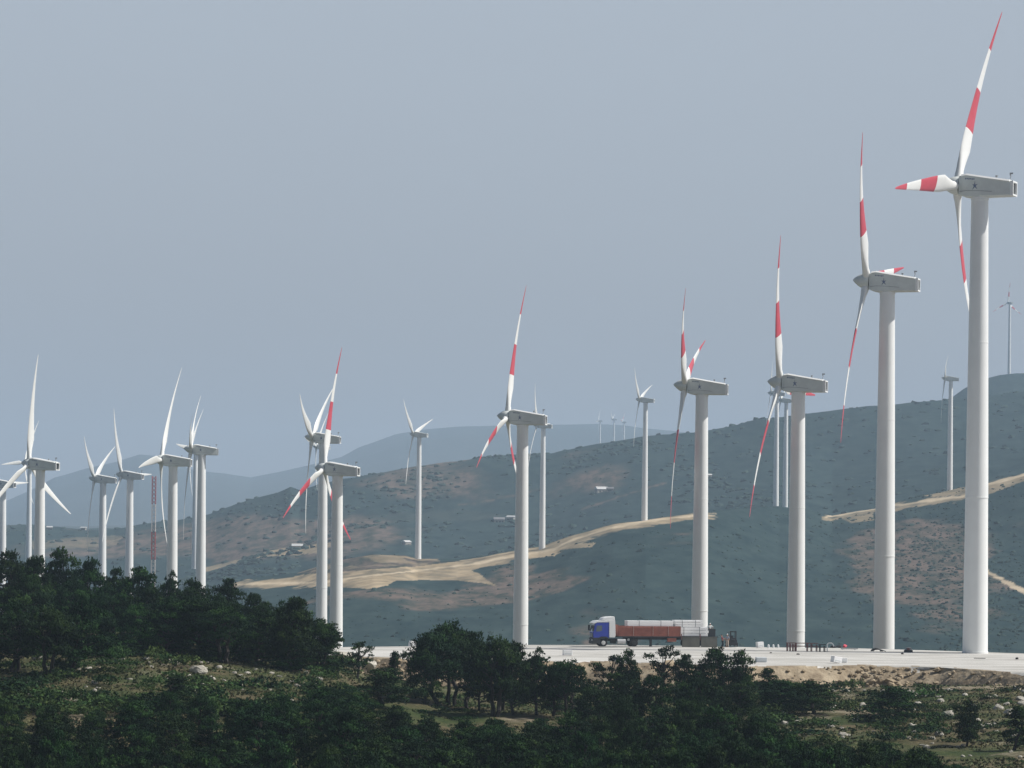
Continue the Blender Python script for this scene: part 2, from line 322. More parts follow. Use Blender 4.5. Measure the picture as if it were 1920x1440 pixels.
def add_tracks(m):
    n = m.node_tree; L = n.links.new; b = n.nodes['Principled BSDF']; src = b.inputs['Base Color'].links[0].from_socket
    g = n.nodes.new('ShaderNodeNewGeometry'); mp = n.nodes.new('ShaderNodeMapping'); mp.inputs['Scale'].default_value = (.02, .42, 0); mp.inputs['Rotation'].default_value = (0, 0, .05)
    z = n.nodes.new('ShaderNodeTexNoise'); z.inputs['Scale'].default_value = 1; z.inputs['Detail'].default_value = 7; L(g.outputs['Position'], mp.inputs[0]); L(mp.outputs[0], z.inputs[0])
    r = n.nodes.new('ShaderNodeValToRGB'); r.color_ramp.elements[0].position = .38; r.color_ramp.elements[1].position = .56; r.color_ramp.elements[0].color = (.70, .69, .67, 1); r.color_ramp.elements[1].color = (1.08, 1.08, 1.08, 1); L(z.outputs['Fac'], r.inputs[0])
    x = n.nodes.new('ShaderNodeMix'); x.data_type = 'RGBA'; x.blend_type = 'MULTIPLY'; x.inputs['Factor'].default_value = 1; L(src, x.inputs['A']); L(r.outputs[0], x.inputs['B']); L(x.outputs['Result'], b.inputs['Base Color'])
add_tracks(M['pad'])
M['bank'] = mat('bank_earth', (0.42, 0.35, 0.25), 0.95, 0, 0.5, (0.20, 0.155, 0.105), bump=0.9, bscale=1.4, spec=0.05)
# ground sheet
T1 = u_cols(6.0); Dg = np.concatenate([np.linspace(4, 140, 26, endpoint=False), np.arange(140, 470, 1.1), np.linspace(472, 1000, 60)])
TT, DD = np.meshgrid(T1, Dg); ZZ = zg_td(TT, DD)
me = grid_mesh('ground', TT, DD, ZZ, ['ground'])
uu, vv = uv_of(TT*DD, DD, ZZ)
rocky = smooth01((fbm(TT*DD, DD, 7, 4, 77)-0.30)/0.12)*0.6*smooth01((DD-225)/30)
rocky = np.maximum(rocky, smooth01((DD-322)/14)*smooth01((TT-(610-960)/F)/0.006)*smooth01(0.55+fbm(TT*DD, DD, 6, 3, 5)))
fattr(me, 'rocky', rocky); structure(link('ground', me))
# hills sheet
T2 = u_cols(2.6); Dh = np.concatenate([np.linspace(620, 1040, 24, endpoint=False), np.arange(1040, 1800, 3.4), np.arange(1800, 2700, 8.0), np.linspace(2710, 3800, 50), np.linspace(3900, 10900, 110)])
TT, DD = np.meshgrid(T2, Dh); ZZ = zh_td(TT, DD)
me = grid_mesh('hills', TT, DD, ZZ, ['hills'])
U, V = uv_of(TT*DD, DD, ZZ)
jx = 5*fbm(TT*DD, DD, 25, 3, 91); jy = 2.0*fbm(TT*DD, DD, 25, 3, 92); Uj, Vj = U+jx*1.6, V+jy
A_side = (DD > 1000) & (DD < dA(TT)+25); B_side = DD > dA(TT)+130
def soft(maskd, w0): return smooth01(1-maskd/w0)
roadA = [(440, 1096), (600, 1092), (700, 1078), (800, 1068), (900, 1056), (965, 1043), (1038, 1030), (1074, 1012), (1147, 990), (1201, 980), (1300, 966), (1340, 966)]
roadR = [(1549, 969), (1642, 953), (1740, 939), (1806, 930), (1848, 909), (1925, 889), (2000, 870)]
roadQ = [(1850, 1072), (1885, 1090), (1925, 1112)]
sand = np.zeros_like(DD)
def poly_mask(poly, side, val=1.0):
    global sand; sand = np.maximum(sand, (in_poly(Uj, Vj, poly) & side)*val)
poly_mask([(455, 1099), (583, 1077), (640, 1072), (793, 1060), (870, 1056), (897, 1075), (930, 1101), (905, 1094), (855, 1088), (804, 1088), (738, 1090), (735, 1098), (691, 1104), (598, 1099)], A_side, 0.85)
poly_mask([(793, 1061), (855, 1054), (965, 1034), (1001, 1020), (1074, 1004), (1147, 983), (1201, 975), (1293, 960), (1345, 962), (1293, 974), (1220, 986), (1147, 996), (1074, 1018), (1038, 1042), (965, 1048), (892, 1068)], A_side, 0.75)
poly_mask([(986, 1037), (1045, 1034), (1040, 1044), (990, 1046)], A_side); poly_mask([(1052, 1022), (1118, 1018), (1112, 1026), (1060, 1031)], A_side, 0.6)
poly_mask([(1572, 970), (1638, 957), (1642, 976), (1600, 981)], A_side, 0.6); poly_mask([(1695, 932), (1720, 920), (1812, 912), (1812, 928)], A_side, 0.8)
poly_mask([(1806, 935), (1850, 905), (1925, 885), (1925, 900), (1860, 925)], A_side, 0.7)
nf = fbm(TT*DD, DD, 7, 3, 95); nm = fbm(TT*DD, DD*.6, 30, 3, 96)
def ragged(line, wd, side, fr=.9): return smooth01((wd*(1+fr*nf+.7*nm)-dist_line(U, V+1.2*nm, line))/1.3+.5)*side
road = np.maximum.reduce([ragged(roadA, 2.0, A_side), ragged(roadR, 2.2, A_side), ragged(roadQ, 4.2, A_side)])*(0.75+.25*nf)
sandB = (dist_line(Uj, Vj, [(385, 1068), (474, 1046), (510, 1036), (591, 1026), (640, 1018)]) < 4)*B_side*0.65
sandB = np.maximum(sandB, (in_poly(Uj, Vj, [(505, 1044), (520, 1030), (545, 1026), (600, 1020), (600, 1036)])*B_side)*0.7)
sandB = np.maximum(sandB, (in_poly(Uj, Vj, [(60, 1015), (140, 1008), (230, 1004), (220, 1022), (120, 1028), (60, 1030)])*B_side)*0.28)
sandB = np.maximum(sandB, (in_poly(Uj, Vj, [(640, 970), (860, 955), (960, 965), (900, 975), (700, 982)])*B_side)*0.05)
sand = np.maximum(sand, sandB)
def blob(cu, cv, ru, rv): return np.exp(-((U-cu)/ru)**2-((V-cv)/rv)**2)
nH = fbm(TT*DD, DD*0.5, 60, 4, 15); nL = fbm(TT*DD, DD*0.4, 240, 3, 16)
hB = 1.1*blob(560, 1010, 260, 45)+0.9*blob(830, 905, 150, 45)+0.7*blob(1120, 890, 90, 40)+0.4*blob(300, 1030, 250, 40)+0.35*blob(1230, 870, 70, 25)+0.35*blob(1590, 822, 40, 10)
hA = 1.3*blob(1760, 1010, 150, 70)+0.95*blob(1850, 1160, 130, 60)+0.8*blob(1650, 1050, 90, 50)+0.7*blob(1740, 1120, 90, 60)+.5*blob(720, 1140, 120, 30)+.35*blob(1600, 1140, 60, 60)+0.5*blob(1950, 980, 80, 50)-0.9*blob(1910, 1035, 70, 40)
mound = in_poly(Uj, Vj, [(560, 1075), (640, 1040), (700, 1030), (800, 1030), (830, 1058), (780, 1064), (700, 1070), (640, 1076)])&A_side
heath = np.where(B_side, smooth01((hB+0.55*nH+0.35*nL-0.42)/0.3), smooth01((hA+1.5*nH+0.5*nL-0.42)/0.25))
streak = smooth01((np.abs(nL+0.3*nH)-0.0)/0.01); heath = np.maximum(heath, mound*0.9)*(1-0*streak)
sand = np.maximum(sand, 0.62*np.maximum(ragged([(u, v+1) for u, v in roadA], 6.5, A_side, 1.2), ragged([(u, v+2) for u, v in roadR], 5.5, A_side, 1.2)))
sand = sand*np.clip(0.9+.5*nf+.5*nm, 0.2, 1.1); sand = np.maximum(sand, mound*smooth01((nm+.5*nf-.1)/.15)*.45)
heath = np.where(DD > 3900, 0.3, heath)
field = ((dist_line(Uj, V, [(1090, 955), (1180, 925), (1250, 905)]) < 1.6) | (dist_line(Uj, V, [(860, 948), (960, 930), (1010, 918)]) < 1.5)) & B_side
heath = np.maximum(heath, field*0.8)
ZMIN = float(min(ZZ.min(), -60)); fattr(me, 'sand', sand); fattr(me, 'road', road); fattr(me, 'heath', heath); structure(link('hills', me))
# gravel pad with its embankment
tp = np.arange(PN_T[2]-0.004, 0.275, 0.0009); rows = [(-6.0, -15.6), (-4.8, -14.9), (-4.0, -14.4), (-3.3, -13.95), (-2.6, -13.55), (-1.9, -13.2), (-1.2, -12.85), (-0.5, -12.52), (0.0, PADZ)]
V_ = []; nr = 0
for k, (off, z) in enumerate(rows):
    d = pad_near(tp)+off; x = tp*d; amp = 0.0 if k == len(rows)-1 else 1.0
    wob = 1.1*fbm(x, d*0+k*0.3, 6, 4, 70)*amp; V_.append(np.stack([tp*(d+wob), d+wob, z+amp*0.35*fbm(x, d+k, 2.2, 3, 71)], -1)); nr += 1
for s in np.linspace(0.02, 0.98, 22):
    d = pad_near(tp)*(1-s)+pad_far(tp)*s; x = tp*d; V_.append(np.stack([x, d, PADZ+0.07*fbm(x, d, 9, 3, 72)], -1)); nr += 1
for off, z in ((0, PADZ-0.02), (2.5, PADZ-1.2), (9, -17.8)):
    d = pad_far(tp)+off; V_.append(np.stack([tp*d, d, z+0*tp], -1)); nr += 1
V_ = np.array(V_); i = np.arange(nr*tp.size).reshape(nr, tp.size)
q = np.stack([i[:-1, :-1], i[:-1, 1:], i[1:, 1:], i[1:, :-1]], -1); mi = np.zeros(q.shape[:2], int); mi[:len(rows)-1] = 1; mi[-2:] = 1
for k in range(len(rows)-4, len(rows)+1): mi[k] = (fbm(tp[1:]*350, np.full(tp.size-1, k*1.5), 3.5, 4, 68)*1.6 > (k-len(rows)+1.6)*0.55).astype(int)
structure(link('gravel_pad', np_mesh('gravel_pad', V_.reshape(-1, 3), q.reshape(-1, 4), ['pad', 'bank'], mi.ravel())))
def pad_at(u, v, z=PADZ):
    x, s = ray(u, v); d = z/s; return Vector((x*d, d, PADZ+0.02))
# ------------------------------------------------------------------ wind turbines
def blade_mesh(name, red):
    span = [0, .025, .05, .09, .14, .19, .245, .30-.01, .29, .36, .44, .53, .53, .62, .70, .77, .77, .84, .90, .95, .985, 1.0]
    span = sorted(set([0, .025, .05, .09, .14, .19, .245, .29, .36, .44, .53, .62, .70, .77, .84, .90, .95, .985, 1.0]))
    r0 = 1.0; L = 26.0; n = 14; R = []
    for s in span:
        r = r0+(L-r0)*s
        c = np.interp(s, [0, .04, .10, .19, .26, .5, .77, .93, .985, 1], [1.15, 1.15, 1.6, 2.3, 2.2, 1.5, .82, .42, .24, .05])
        th = np.interp(s, [0, .04, .10, .19, .5, 1], [1.15, 1.12, .85, .5, .24, .05])
        tw = R_(np.interp(s, [0, .2, .5, 1], [20, 15, 7, 2])); le = np.interp(s, [0, .19, 1], [.5, .34, .30])
        ring = []
        for k in range(n):
            a = 2*math.pi*k/n; cx = math.cos(a); sy = math.sin(a)
            x = le*c-(1-cx)/2*c*1.0          # leading edge at x = le*c
            sh = 1.0 if s < .05 else 0.55+0.45*((cx+1)/2)**0.8
            y = sy*th/2*sh
            X = x*math.cos(tw)+y*math.sin(tw); Y = -x*math.sin(tw)+y*math.cos(tw)
            ring.append((X, Y-1.6*s+2.1*s*s, r))
        R.append(ring)
    mb = MB(); mb.rings(R)
    if red:
        for j, f in enumerate(mb.f):
            if len(f) == 4:
                s = span[j//n]
                if (.29 <= s+1e-6 < .53) or s+1e-6 >= .77: mb.m[j] = 1
            elif j == len(mb.f)-1: mb.m[j] = 1
    return mb.mesh(name, ['blade', 'red'], True)
BW = blade_mesh('blade_plain', False); BRD = blade_mesh('blade_banded', True)
def lathe_x(prof, n=28):
    mb = MB(); mb.rings([[(x, r*math.cos(2*math.pi*k/n), r*math.sin(2*math.pi*k/n)) for k in range(n)] for x, r in prof]); return mb
SPIN = lathe_x([(.42, .95), (.40, 1.1), (0, 1.18), (-.5, 1.12), (-1.0, .92), (-1.45, .62), (-1.8, .34), (-2.0, .12), (-2.05, .02)]).mesh('spinner', ['nac'], True)
def nac_mesh():
    secs = [(.50, 1.0, -1.25, .85), (.55, 1.05, -1.32, .98), (1.0, 1.18, -1.5, 1.1), (1.6, 1.26, -1.64, 1.15), (3.6, .9, -1.66, 1.15), (5.5, .56, -1.66, 1.1), (7.3, .26, -1.66, 1.02), (7.38, .22, -1.62, .98)]
    R = []
    for x, zt, zb, w_ in secs:
        ch = .12; R.append([(x, -w_, zb+ch), (x, -w_, zt-ch), (x, -w_+ch*.8, zt), (x, w_-ch*.8, zt), (x, w_, zt-ch), (x, w_, zb+ch), (x, w_-ch, zb), (x, -w_+ch, zb)])
    mb = MB(); mb.rings(R); return mb.mesh('nacelle', ['nac'], False)
NAC = nac_mesh()
def roof_mesh():
    mb = MB(); p = [(.9, 1.19), (1.6, 1.275), (3.6, .915), (5.5, .575), (7.3, .275)]
    R = [[(x, -1.24, z-.10), (x, -1.02, z+.12), (x, 1.02, z+.12), (x, 1.24, z-.10), (x, 1.1, z-.14), (x, -1.1, z-.14)] for x, z in p]
    mb.rings(R)
    return mb.mesh('roof_cover', ['white'])
ROOF = roof_mesh()
def rear_mesh():
    mb = MB(); x0, x1 = 7.39, 7.78
    for b in ((-1.0, 1.0, .02, .24), (-1.0, 1.0, -1.66, -1.44), (-1.0, -.80, -1.44, .02), (.80, 1.0, -1.44, .02)): mb.box(x0, x1, b[0], b[1], b[2], b[3])
    return mb.mesh('rear_frame', ['white'])
REAR = rear_mesh()
VENT = MB().box(7.385, 7.45, -.79, .79, -1.43, .01).mesh('rear_opening', ['dark'])
def wv():
    mb = MB(); mb.bar((7.0, .3, .3), (7.15, .3, 1.35), .045); mb.box(6.95, 7.4, .28, .32, 1.22, 1.42); mb.bar((7.15, -.1, 1.0), (7.15, .7, 1.0), .03); mb.bar((7.15, -.1, 1.0), (7.15, -.1, 1.2), .09)
    mb.bar((7.0, .3, .3), (6.4, 0, .3), .05); mb.bar((6.4, 0, .3), (6.4, 0, .62), .09); mb.bar((6.4, 0, .40), (5.3, 0, .62), .04); mb.bar((5.3, 0, .5), (5.3, 0, .95), .06); mb.box(5.15, 5.45, -.12, .12, .9, 1.1); return mb.mesh('wind_vane', ['steel'])
VANE = wv()
def seam():
    mb = MB(); pts = [(.7, -.95), (1.6, -.85), (3.2, -.92), (5.0, -1.1)]
    for (a, za), (b, zb) in zip(pts[:-1], pts[1:]): mb.add([(a, -1.17, za), (b, -1.17, zb), (b, -1.17, zb+.05), (a, -1.17, za+.05), (a, -1.05, za), (b, -1.05, zb), (b, -1.05, zb+.05), (a, -1.05, za+.05)], [(0, 1, 2, 3), (3, 2, 6, 7), (1, 0, 4, 5)])
    return mb.mesh('panel_seam', ['steel'])
SEAM = seam()
def emblem():
    mb = MB()
    for sgn in (-1,):
        y = sgn*1.165; pts = []
        for a, r in ((90, .62), (62, .16), (25, .50), (-10, .15), (-50, .62), (-88, .17), (-128, .66), (-165, .15), (150, .46), (118, .17)): pts.append((2.75+r*.85*math.cos(R_(a)), -.25+r*math.sin(R_(a))))
        vs = [(x, y, z) for x, z in pts]+[(x, y-sgn*.04, z) for x, z in pts]; n = len(pts); mb.add(vs, [tuple(range(n)), tuple(range(2*n-1, n-1, -1))]+[(i, (i+1) % n, n+(i+1) % n, n+i) for i in range(n)])
        for i in range(6): mb.box(1.45+.22*i, 1.60+.22*i, min(y, y-sgn*.04), max(y, y-sgn*.04), .62-.02*i+(i % 2)*.03, .80-.02*i)
    return mb.mesh('emblem', ['blue_mark'])
EMB = emblem()
def tower_mesh():
    mb = MB(); n = 40; R = []
    for z, r in ((0, 1.74), (.25, 1.74), (.26, 1.68), (20, 1.51), (20.01, 1.555), (20.16, 1.555), (20.17, 1.53), (40, 1.33), (40.01, 1.35), (40.16, 1.35), (40.17, 1.33), (58.5, 1.14), (58.51, 1.2), (58.86, 1.2)):
        r *= 0.965; R.append([(r*math.cos(2*math.pi*k/n), r*math.sin(2*math.pi*k/n), z) for k in range(n)])
    mb.rings(R); return mb.mesh('tower', ['white'], True)
TOW = tower_mesh()
DOOR = MB().box(-.45, .45, 1.70, 1.86, .5, 2.6).mesh('tower_door', ['nac'])
XT = 3.1; HUB = 60.5; TILT = R_(5.5)
def turbine(label, group, u, v, d, yaw, theta, k=1.0, red=False, hh=None, detail=True, ks=1.0):
    a = R_(yaw); H = at(u, v, d); sc = (hh/HUB if hh else 1.0)
    base = H-Vector((-XT*math.cos(a), XT*math.sin(a), HUB*sc))
    r = thing('wind_turbine', label, 'wind turbine', base, -a, group)
    tw = link('tower', TOW, r); tw.scale = (ks, ks, sc)
    if detail: link('tower_door', DOOR, tw)
    n_ = link('nacelle', NAC, r, Matrix.Translation((-XT, 0, HUB*sc)) @ Matrix.Diagonal((ks, ks, ks, 1)))
    if detail:
        link('roof_cover', ROOF, n_); link('rear_frame', REAR, n_); link('rear_opening', VENT, n_); link('wind_vane', VANE, n_); link('emblem', EMB, n_); link('panel_seam', SEAM, n_)
    else:
        link('rear_frame', REAR, n_)
    hubm = Matrix.Translation((-XT, 0, HUB*sc)) @ Matrix.Rotation(TILT, 4, 'Y')
    link('spinner', SPIN, r, hubm @ Matrix.Diagonal((ks, ks, ks, 1)))
    for i in range(3):
        q = R_(theta+120*i); S = Vector((0, math.sin(q), math.cos(q))); Lx = Vector((0, -math.cos(q), math.sin(q))); A = Vector((1, 0, 0))
        m3 = Matrix((Lx, A, S)).transposed().to_4x4()
        link('blade', BRD if red else BW, r, hubm @ m3 @ Matrix.Diagonal((k, k, k, 1)))
    return base
GR_RED = 'red and white banded wind turbines in a row behind the gravel pad'; GR_W = 'plain white wind turbines'
TB = [
 ('nearest and tallest wind turbine at the right edge with red banded blades', GR_RED, 1794, 348, 409, 25.0, 23.0, 1.01, True),
 ('red banded wind turbine standing just left of the tallest one at the right', GR_RED, 1625, 527, 464, 17.3, 80.3, .99, True),
 ('red banded wind turbine rising behind the rusty steel racks on the pad', GR_RED, 1462, 717, 514, 17.4, 91.5, 1, True),
 ('red banded wind turbine whose tower stands behind the lorry load', GR_RED, 1284, 723, 567, 8.7, 67.6, 1, True),
 ('red banded wind turbine rising between the central pines left of the lorry', GR_RED, 951, 781, 614, 12.4, 5.8, 1, True),
 ('leftmost of the red banded turbines, in front of a plain white one', GR_RED, 607, 878, 667, 15.6, 5.2, 1, True),
 ('large white turbine near the left edge with one blade straight up', GR_W, 54, 869, 756, 19.2, 116.7, 1.01, False),
 ('smaller white turbine just behind the large one near the left edge', GR_W, 45, 868, 1560, 18.6, 26.3, .93, False),
 ('white turbine cut by the left edge of the picture with its nacelle half in view', GR_W, -9, 906, 1130, 17, 88, 1, False),
 ('white turbine left of the far striped mast with two blades raised in a V', GR_W, 177, 897, 1096, 6.6, 62.3, 1, False),
 ('white turbine just left of the far striped mast with one blade pointing behind its nacelle', GR_W, 228, 890, 1068, 15.2, 88, 1, False),
 ('white turbine just right of the red and white mast with a broad blade pointing left', GR_W, 302, 862, 793, 6.1, 24, 1.01, False),
 ('nearer of two overlapping white turbines above the dome shaped pine', GR_W, 358, 842, 894, -3.9, 51, 1, False),
 ('farther of two overlapping white turbines above the dome shaped pine', GR_W, 356, 843, 1600, 11.2, 34.4, 1, False),
 ('white turbine directly behind the leftmost red banded one, two blades raised in a V', GR_W, 585, 820, 848, 8, 54, 1, False),
 ('small distant white turbine hidden mostly behind the nearer plain white tower', GR_W, 593, 837, 1650, 12.7, 39, .95, False),
 ('distant white turbine standing at the end of the sandy cutting on the hill road', GR_W, 775, 814, 1530, 19.1, 70.3, .96, False),
 ('distant white turbine beside the dirt road, partly behind a red banded nacelle', GR_W, 1007, 797, 1505, 14.9, 85.7, .9, False),
 ('distant white turbine on the dirt road ridge left of the one behind the lorry', GR_W, 1199, 749, 1537, 15.8, 68.9, .9, False),
 ('distant white turbine on the road ridge between the two rightmost tall towers', GR_W, 1772, 709, 1690, 7, 55.9, .92, False),
 ('left one of two distant white turbines peeping out behind a red banded tower', GR_W, 1446, 737, 1690, 10, 88, .85, False),
 ('right one of two distant white turbines peeping out behind a red banded tower', GR_W, 1464, 750, 1782, 12, 68, .85, False)]
BASES = []
for (lb, gr, u, v, d, yw, th, k, rd) in TB: BASES.append(turbine(lb, gr, u, v, d, yw, th, k, rd, detail=d < 1200, ks=1.0 if d < 1200 else .95))
turbine('small faint red tipped turbine on the hilltop at the right edge, seen nearly face on', 'red tipped turbine on the far hilltop', 1890, 568, 3300, 62, 2, .82, True, hh=76, detail=False, ks=1.0)
for lb, (u, v, d, th) in zip(('leftmost faint turbine on the hazy mountain', 'middle and tallest faint turbine on the hazy mountain', 'rightmost faint turbine on the hazy mountain'), ((1122, 789, 5500, 20), (1148, 786, 5200, 65), (1167, 791, 5600, 40))):
    turbine(lb, 'faint turbines far off in the haze', u, v, d, 12, th, .9, lb.startswith('right'), detail=False, ks=1)
# ------------------------------------------------------------------ striped lattice mast
M['mast_red'] = mat('mast_red', (0.42, 0.10, 0.12), 0.6); M['mast_white'] = mat('mast_white', (0.66, 0.62, 0.62), 0.6)
p = at(289, 893, 850); mz = p.z; mroot = thing('lattice_mast', 'slim red and white striped lattice mast between the white turbines', 'mast', (p.x, p.y, mz-60))
for i in range(8):
    mb = MB(); z1 = 60-7.5*i; z0 = max(z1-7.5, 0)
    for cx, cy in ((-.5, -.5), (.5, -.5), (.5, .5), (-.5, .5)): mb.bar((cx, cy, z0), (cx, cy, z1), .06, n=5)
    nseg = 7
    for s in range(nseg):
        a0 = z0+(z1-z0)*s/nseg; a1 = z0+(z1-z0)*(s+1)/nseg; c = [(-.5, -.5), (.5, -.5), (.5, .5), (-.5, .5)]
        for k in range(4): mb.bar((*c[k], a0), (*c[(k+1) % 4], a1), .035, n=4); mb.bar((*c[(k+1) % 4], a0), (*c[k], a1), .035, n=4)
    mb.build('mast_section', ['mast_red' if i % 2 == 0 else 'mast_white'], mroot)
# ------------------------------------------------------------------ farm buildings on the far slope
M['roof_w'] = mat('pale_roof', (0.60, 0.60, 0.59), 0.6, 0.1, 1); M['wall_f'] = mat('farm_wall', (0.42, 0.40, 0.36), 0.9, 0.2, .5); M['roof_g'] = mat('grey_roof', (0.22, 0.22, 0.23), 0.8, 0.2, .5)
def farm(label, u, v, wpx, hpx, roof='roof_w', rz=0.4):
    x, y, z = hill_hit(u, v, 1750); s = y/F; L = max(6, wpx*s)/2*0.75; W = L*0.55; h = max(2.5, hpx*s*0.5)
    r = thing('farm_building', label, 'building', (x, y+2, hz(x, y+2)-1.8), rz, 'farm buildings on the far hillside')
    MB().box(-L, L, -W, W, 0, h+1).build('wall', ['wall_f'], r)
    MB().prism([(-L-.3, h+1.02), (L+.3, h+1.02), (L*.8, h+1+W*.75), (-L*.8, h+1+W*.75)], -W*.02, W*.02)  # ridge helper discarded
    mb = MB(); mb.add([(-L-.4, -W-.4, h+1.01), (L+.4, -W-.4, h+1.01), (L+.4, W+.4, h+1.01), (-L-.4, W+.4, h+1.01), (-L-.4, 0, h+1+W*.8), (L+.4, 0, h+1+W*.8)], [(0, 1, 5, 4), (2, 3, 4, 5), (0, 4, 3), (1, 2, 5), (0, 3, 2, 1)])
    mb.build('roof', [roof], r)
    for i in (-.5, .1, .6): MB().box(L*i-.5, L*i+.5, -W-.05, -W+.1, h*.5, h*.5+1.1).build('window', ['dark'], r)
for a in (('white roofed farmhouse right of centre on the far slope', 1128, 923, 30, 12), ('low grey shed beside the white roofed farmhouse', 1144, 921, 14, 7, 'roof_g', .2), ('white roofed barn partly behind the central red banded tower', 958, 977, 20, 12, 'roof_w', -.5), ('long dark farm shed left of the central tower', 936, 980, 26, 8, 'roof_g', .1),
          ('small grey and white farm cluster beside the tower at the sandy cutting', 762, 1022, 22, 12, 'roof_w', .9), ('pale rounded roof building left of the white tower pair', 557, 1029, 26, 8, 'roof_w', .1), ('white roofed house just right of the tower behind the lorry', 1328, 897, 14, 7, 'roof_w', .5),
          ('tiny white house at the foot of the left white turbines', 92, 994, 12, 7, 'roof_w', .3), ('tiny white house left of the V bladed white turbine', 156, 994, 12, 7, 'roof_w', -.4)):
    farm(*a)
#@@OBJECTS@@
# ------------------------------------------------------------------ foliage meshes
def crown_mesh(name, clumps, per, size, mats, seed, up=0.7, two=True):
    """clumps: list of (x, y, z, rx, ry, rz); leaf sprays spread over and inside each clump"""
    rg = np.random.default_rng(seed); P = []; Nn = []; Z = []; MI = []
    for c in clumps:
        n = max(6, int(per*(c[3]*c[4]*c[5])**(2/3)*1.0))
        d = rg.normal(size=(n, 3)); d /= np.linalg.norm(d, axis=1)[:, None]; d[:, 2] = np.where(d[:, 2] < -0.45, -d[:, 2]*0.6, d[:, 2])
        rr = rg.uniform(0.72, 1.04, (n, 1)); lump = 1+0.22*np.sin(d[:, :1]*5+seed)+0.18*np.sin(d[:, 1:2]*7+c[0]*3)
        P.append(d*rr*lump*np.array(c[3:6])+np.array(c[:3])); Nn.append(d); MI.append(np.full(n, 0 if rg.random() < 0.72 or len(mats) < 2 else 1))
    P = np.concatenate(P); D = np.concatenate(Nn); D0 = D.copy(); MI = np.concatenate(MI); n = len(P)
    D = D+np.array([0, 0, up])+rg.normal(scale=0.45, size=D.shape); D /= np.linalg.norm(D, axis=1)[:, None]
    r = rg.normal(size=(n, 3)); S = np.cross(D, r); S /= np.linalg.norm(S, axis=1)[:, None]; S2 = np.cross(D, S)
    L = size*rg.uniform(0.6, 1.3, (n, 1)); W = L*rg.uniform(0.28, 0.5, (n, 1))
    def tri(Sx): return np.stack([P-D*L*0.4-Sx*W, P-D*L*0.4+Sx*W, P+D*L*0.8], 1)
    T = tri(S); mi = MI
    if two:   # every second spray lies in the surface of its clump, so the clumps catch the sun on one side
        O = D0+rg.normal(scale=0.28, size=D0.shape); O /= np.linalg.norm(O, axis=1)[:, None]; A = np.cross(O, r); A /= np.linalg.norm(A, axis=1)[:, None]; B = np.cross(O, A); w2 = L*0.42
        T = np.concatenate([T[::2], np.stack([P-A*w2-B*w2*.6, P+A*w2-B*w2*.6, P+B*w2*1.1], 1)]); mi = np.concatenate([MI[::2], MI])
    return np_mesh(name, T.reshape(-1, 3), np.arange(len(T)*3).reshape(-1, 3), mats, mi, False, tri=True)
def limb(mb, p, q, r0, r1, rg, seg=4):
    p = Vector(p); q = Vector(q); prev = p; pr = r0
    for s in range(1, seg+1):
        t = s/seg; c = p.lerp(q, t)+Vector(rg.normal(size=3)*0.10*(1-t)*(q-p).length*0.5); rr = r0+(r1-r0)*t; mb.bar(prev, c, pr, rr, 6); prev = c; pr = rr
def pine_proto(kind, seed):
    """unit: total height 6, returns (trunk mesh, crown mesh)"""
    rg = np.random.default_rng(seed); H = 6.0; cl = []; mb = MB()
    if kind == 'wide':      # broad irregular dome, foliage from 30 % up
        W, z0, n = 2.9, 1.25, 40
    elif kind == 'umbrella': W, z0, n = 2.4, 2.5, 32
    elif kind == 'dome': W, z0, n = 2.3, 0.8, 32
    elif kind == 'cone': W, z0, n = 1.7, 0.9, 24
    else: W, z0, n = 2.0, 2.6, 15      # sparse
    lean = rg.normal(size=2)*0.25
    nstem = 1 if kind in ('dome', 'cone', 'sparse') else int(rg.integers(1, 3)); stems = []
    for k in range(nstem):
        b = Vector((rg.normal()*0.15+0.35*k, rg.normal()*0.15, -0.3)); top = Vector((lean[0]+rg.normal()*0.5, lean[1]+rg.normal()*0.5, H*0.68)); limb(mb, b, top, 0.21, 0.08, rg, 6); stems.append((b, top))
    for i in range(n):
        f = (i+0.5)/n; z = z0+(H-0.55-z0)*f
        if kind == 'cone': rad = W*(1-f)**0.8*0.95
        elif kind in ('umbrella', 'sparse'): rad = W*math.sqrt(max(0.05, 1-((f-0.35)/0.72)**2))
        else: rad = W*math.sqrt(max(0.06, 1-((f-0.15)/0.87)**2))
        a = i*2.399+rg.normal()*0.3; q = rad*(0.35+0.5*rg.random()**0.6) if kind != 'sparse' else rad*(0.3+0.7*rg.random())
        if f > 0.88: q *= 0.4
        s = rg.uniform(0.50, 0.98)*(0.62 if kind == 'sparse' else 1)*(0.85 if kind == 'cone' else 1)
        x, y = q*math.cos(a)+lean[0]*f, q*math.sin(a)+lean[1]*f; z += rg.normal()*0.22
        cl.append((x, y, z, s*1.1, s*1.1, s*0.72))
        if rg.random() < 0.6 or kind == 'sparse':
            b, top = stems[i % len(stems)]; limb(mb, b.lerp(top, min(0.95, (z+0.3)/H*1.0)), (x, y, z), 0.075, 0.025, rg, 3)
        for _ in range(1): # small outlying tufts that break the outline
            aa = rg.uniform(0, 6.28); cl.append((x+s*1.1*math.cos(aa), y+s*1.1*math.sin(aa), z+rg.uniform(-.2, .65)*s, s*.42, s*.42, s*.34))
    per = 420
    return mb.mesh('trunk', ['bark'], True), crown_mesh('crown', cl, per, 0.19, ['pine', 'pine2'], seed)
PR = {}
for kd, cnt in (('wide', 4), ('umbrella', 3), ('dome', 4), ('cone', 2), ('sparse', 3)):
    for j in range(cnt): PR[(kd, j)] = pine_proto(kd, 100+len(PR)*7)
KC = {'wide': 4, 'umbrella': 3, 'dome': 4, 'cone': 2, 'sparse': 3}
KW = {'wide': 6.6, 'umbrella': 5.2, 'dome': 5.3, 'cone': 3.9, 'sparse': 4.2}
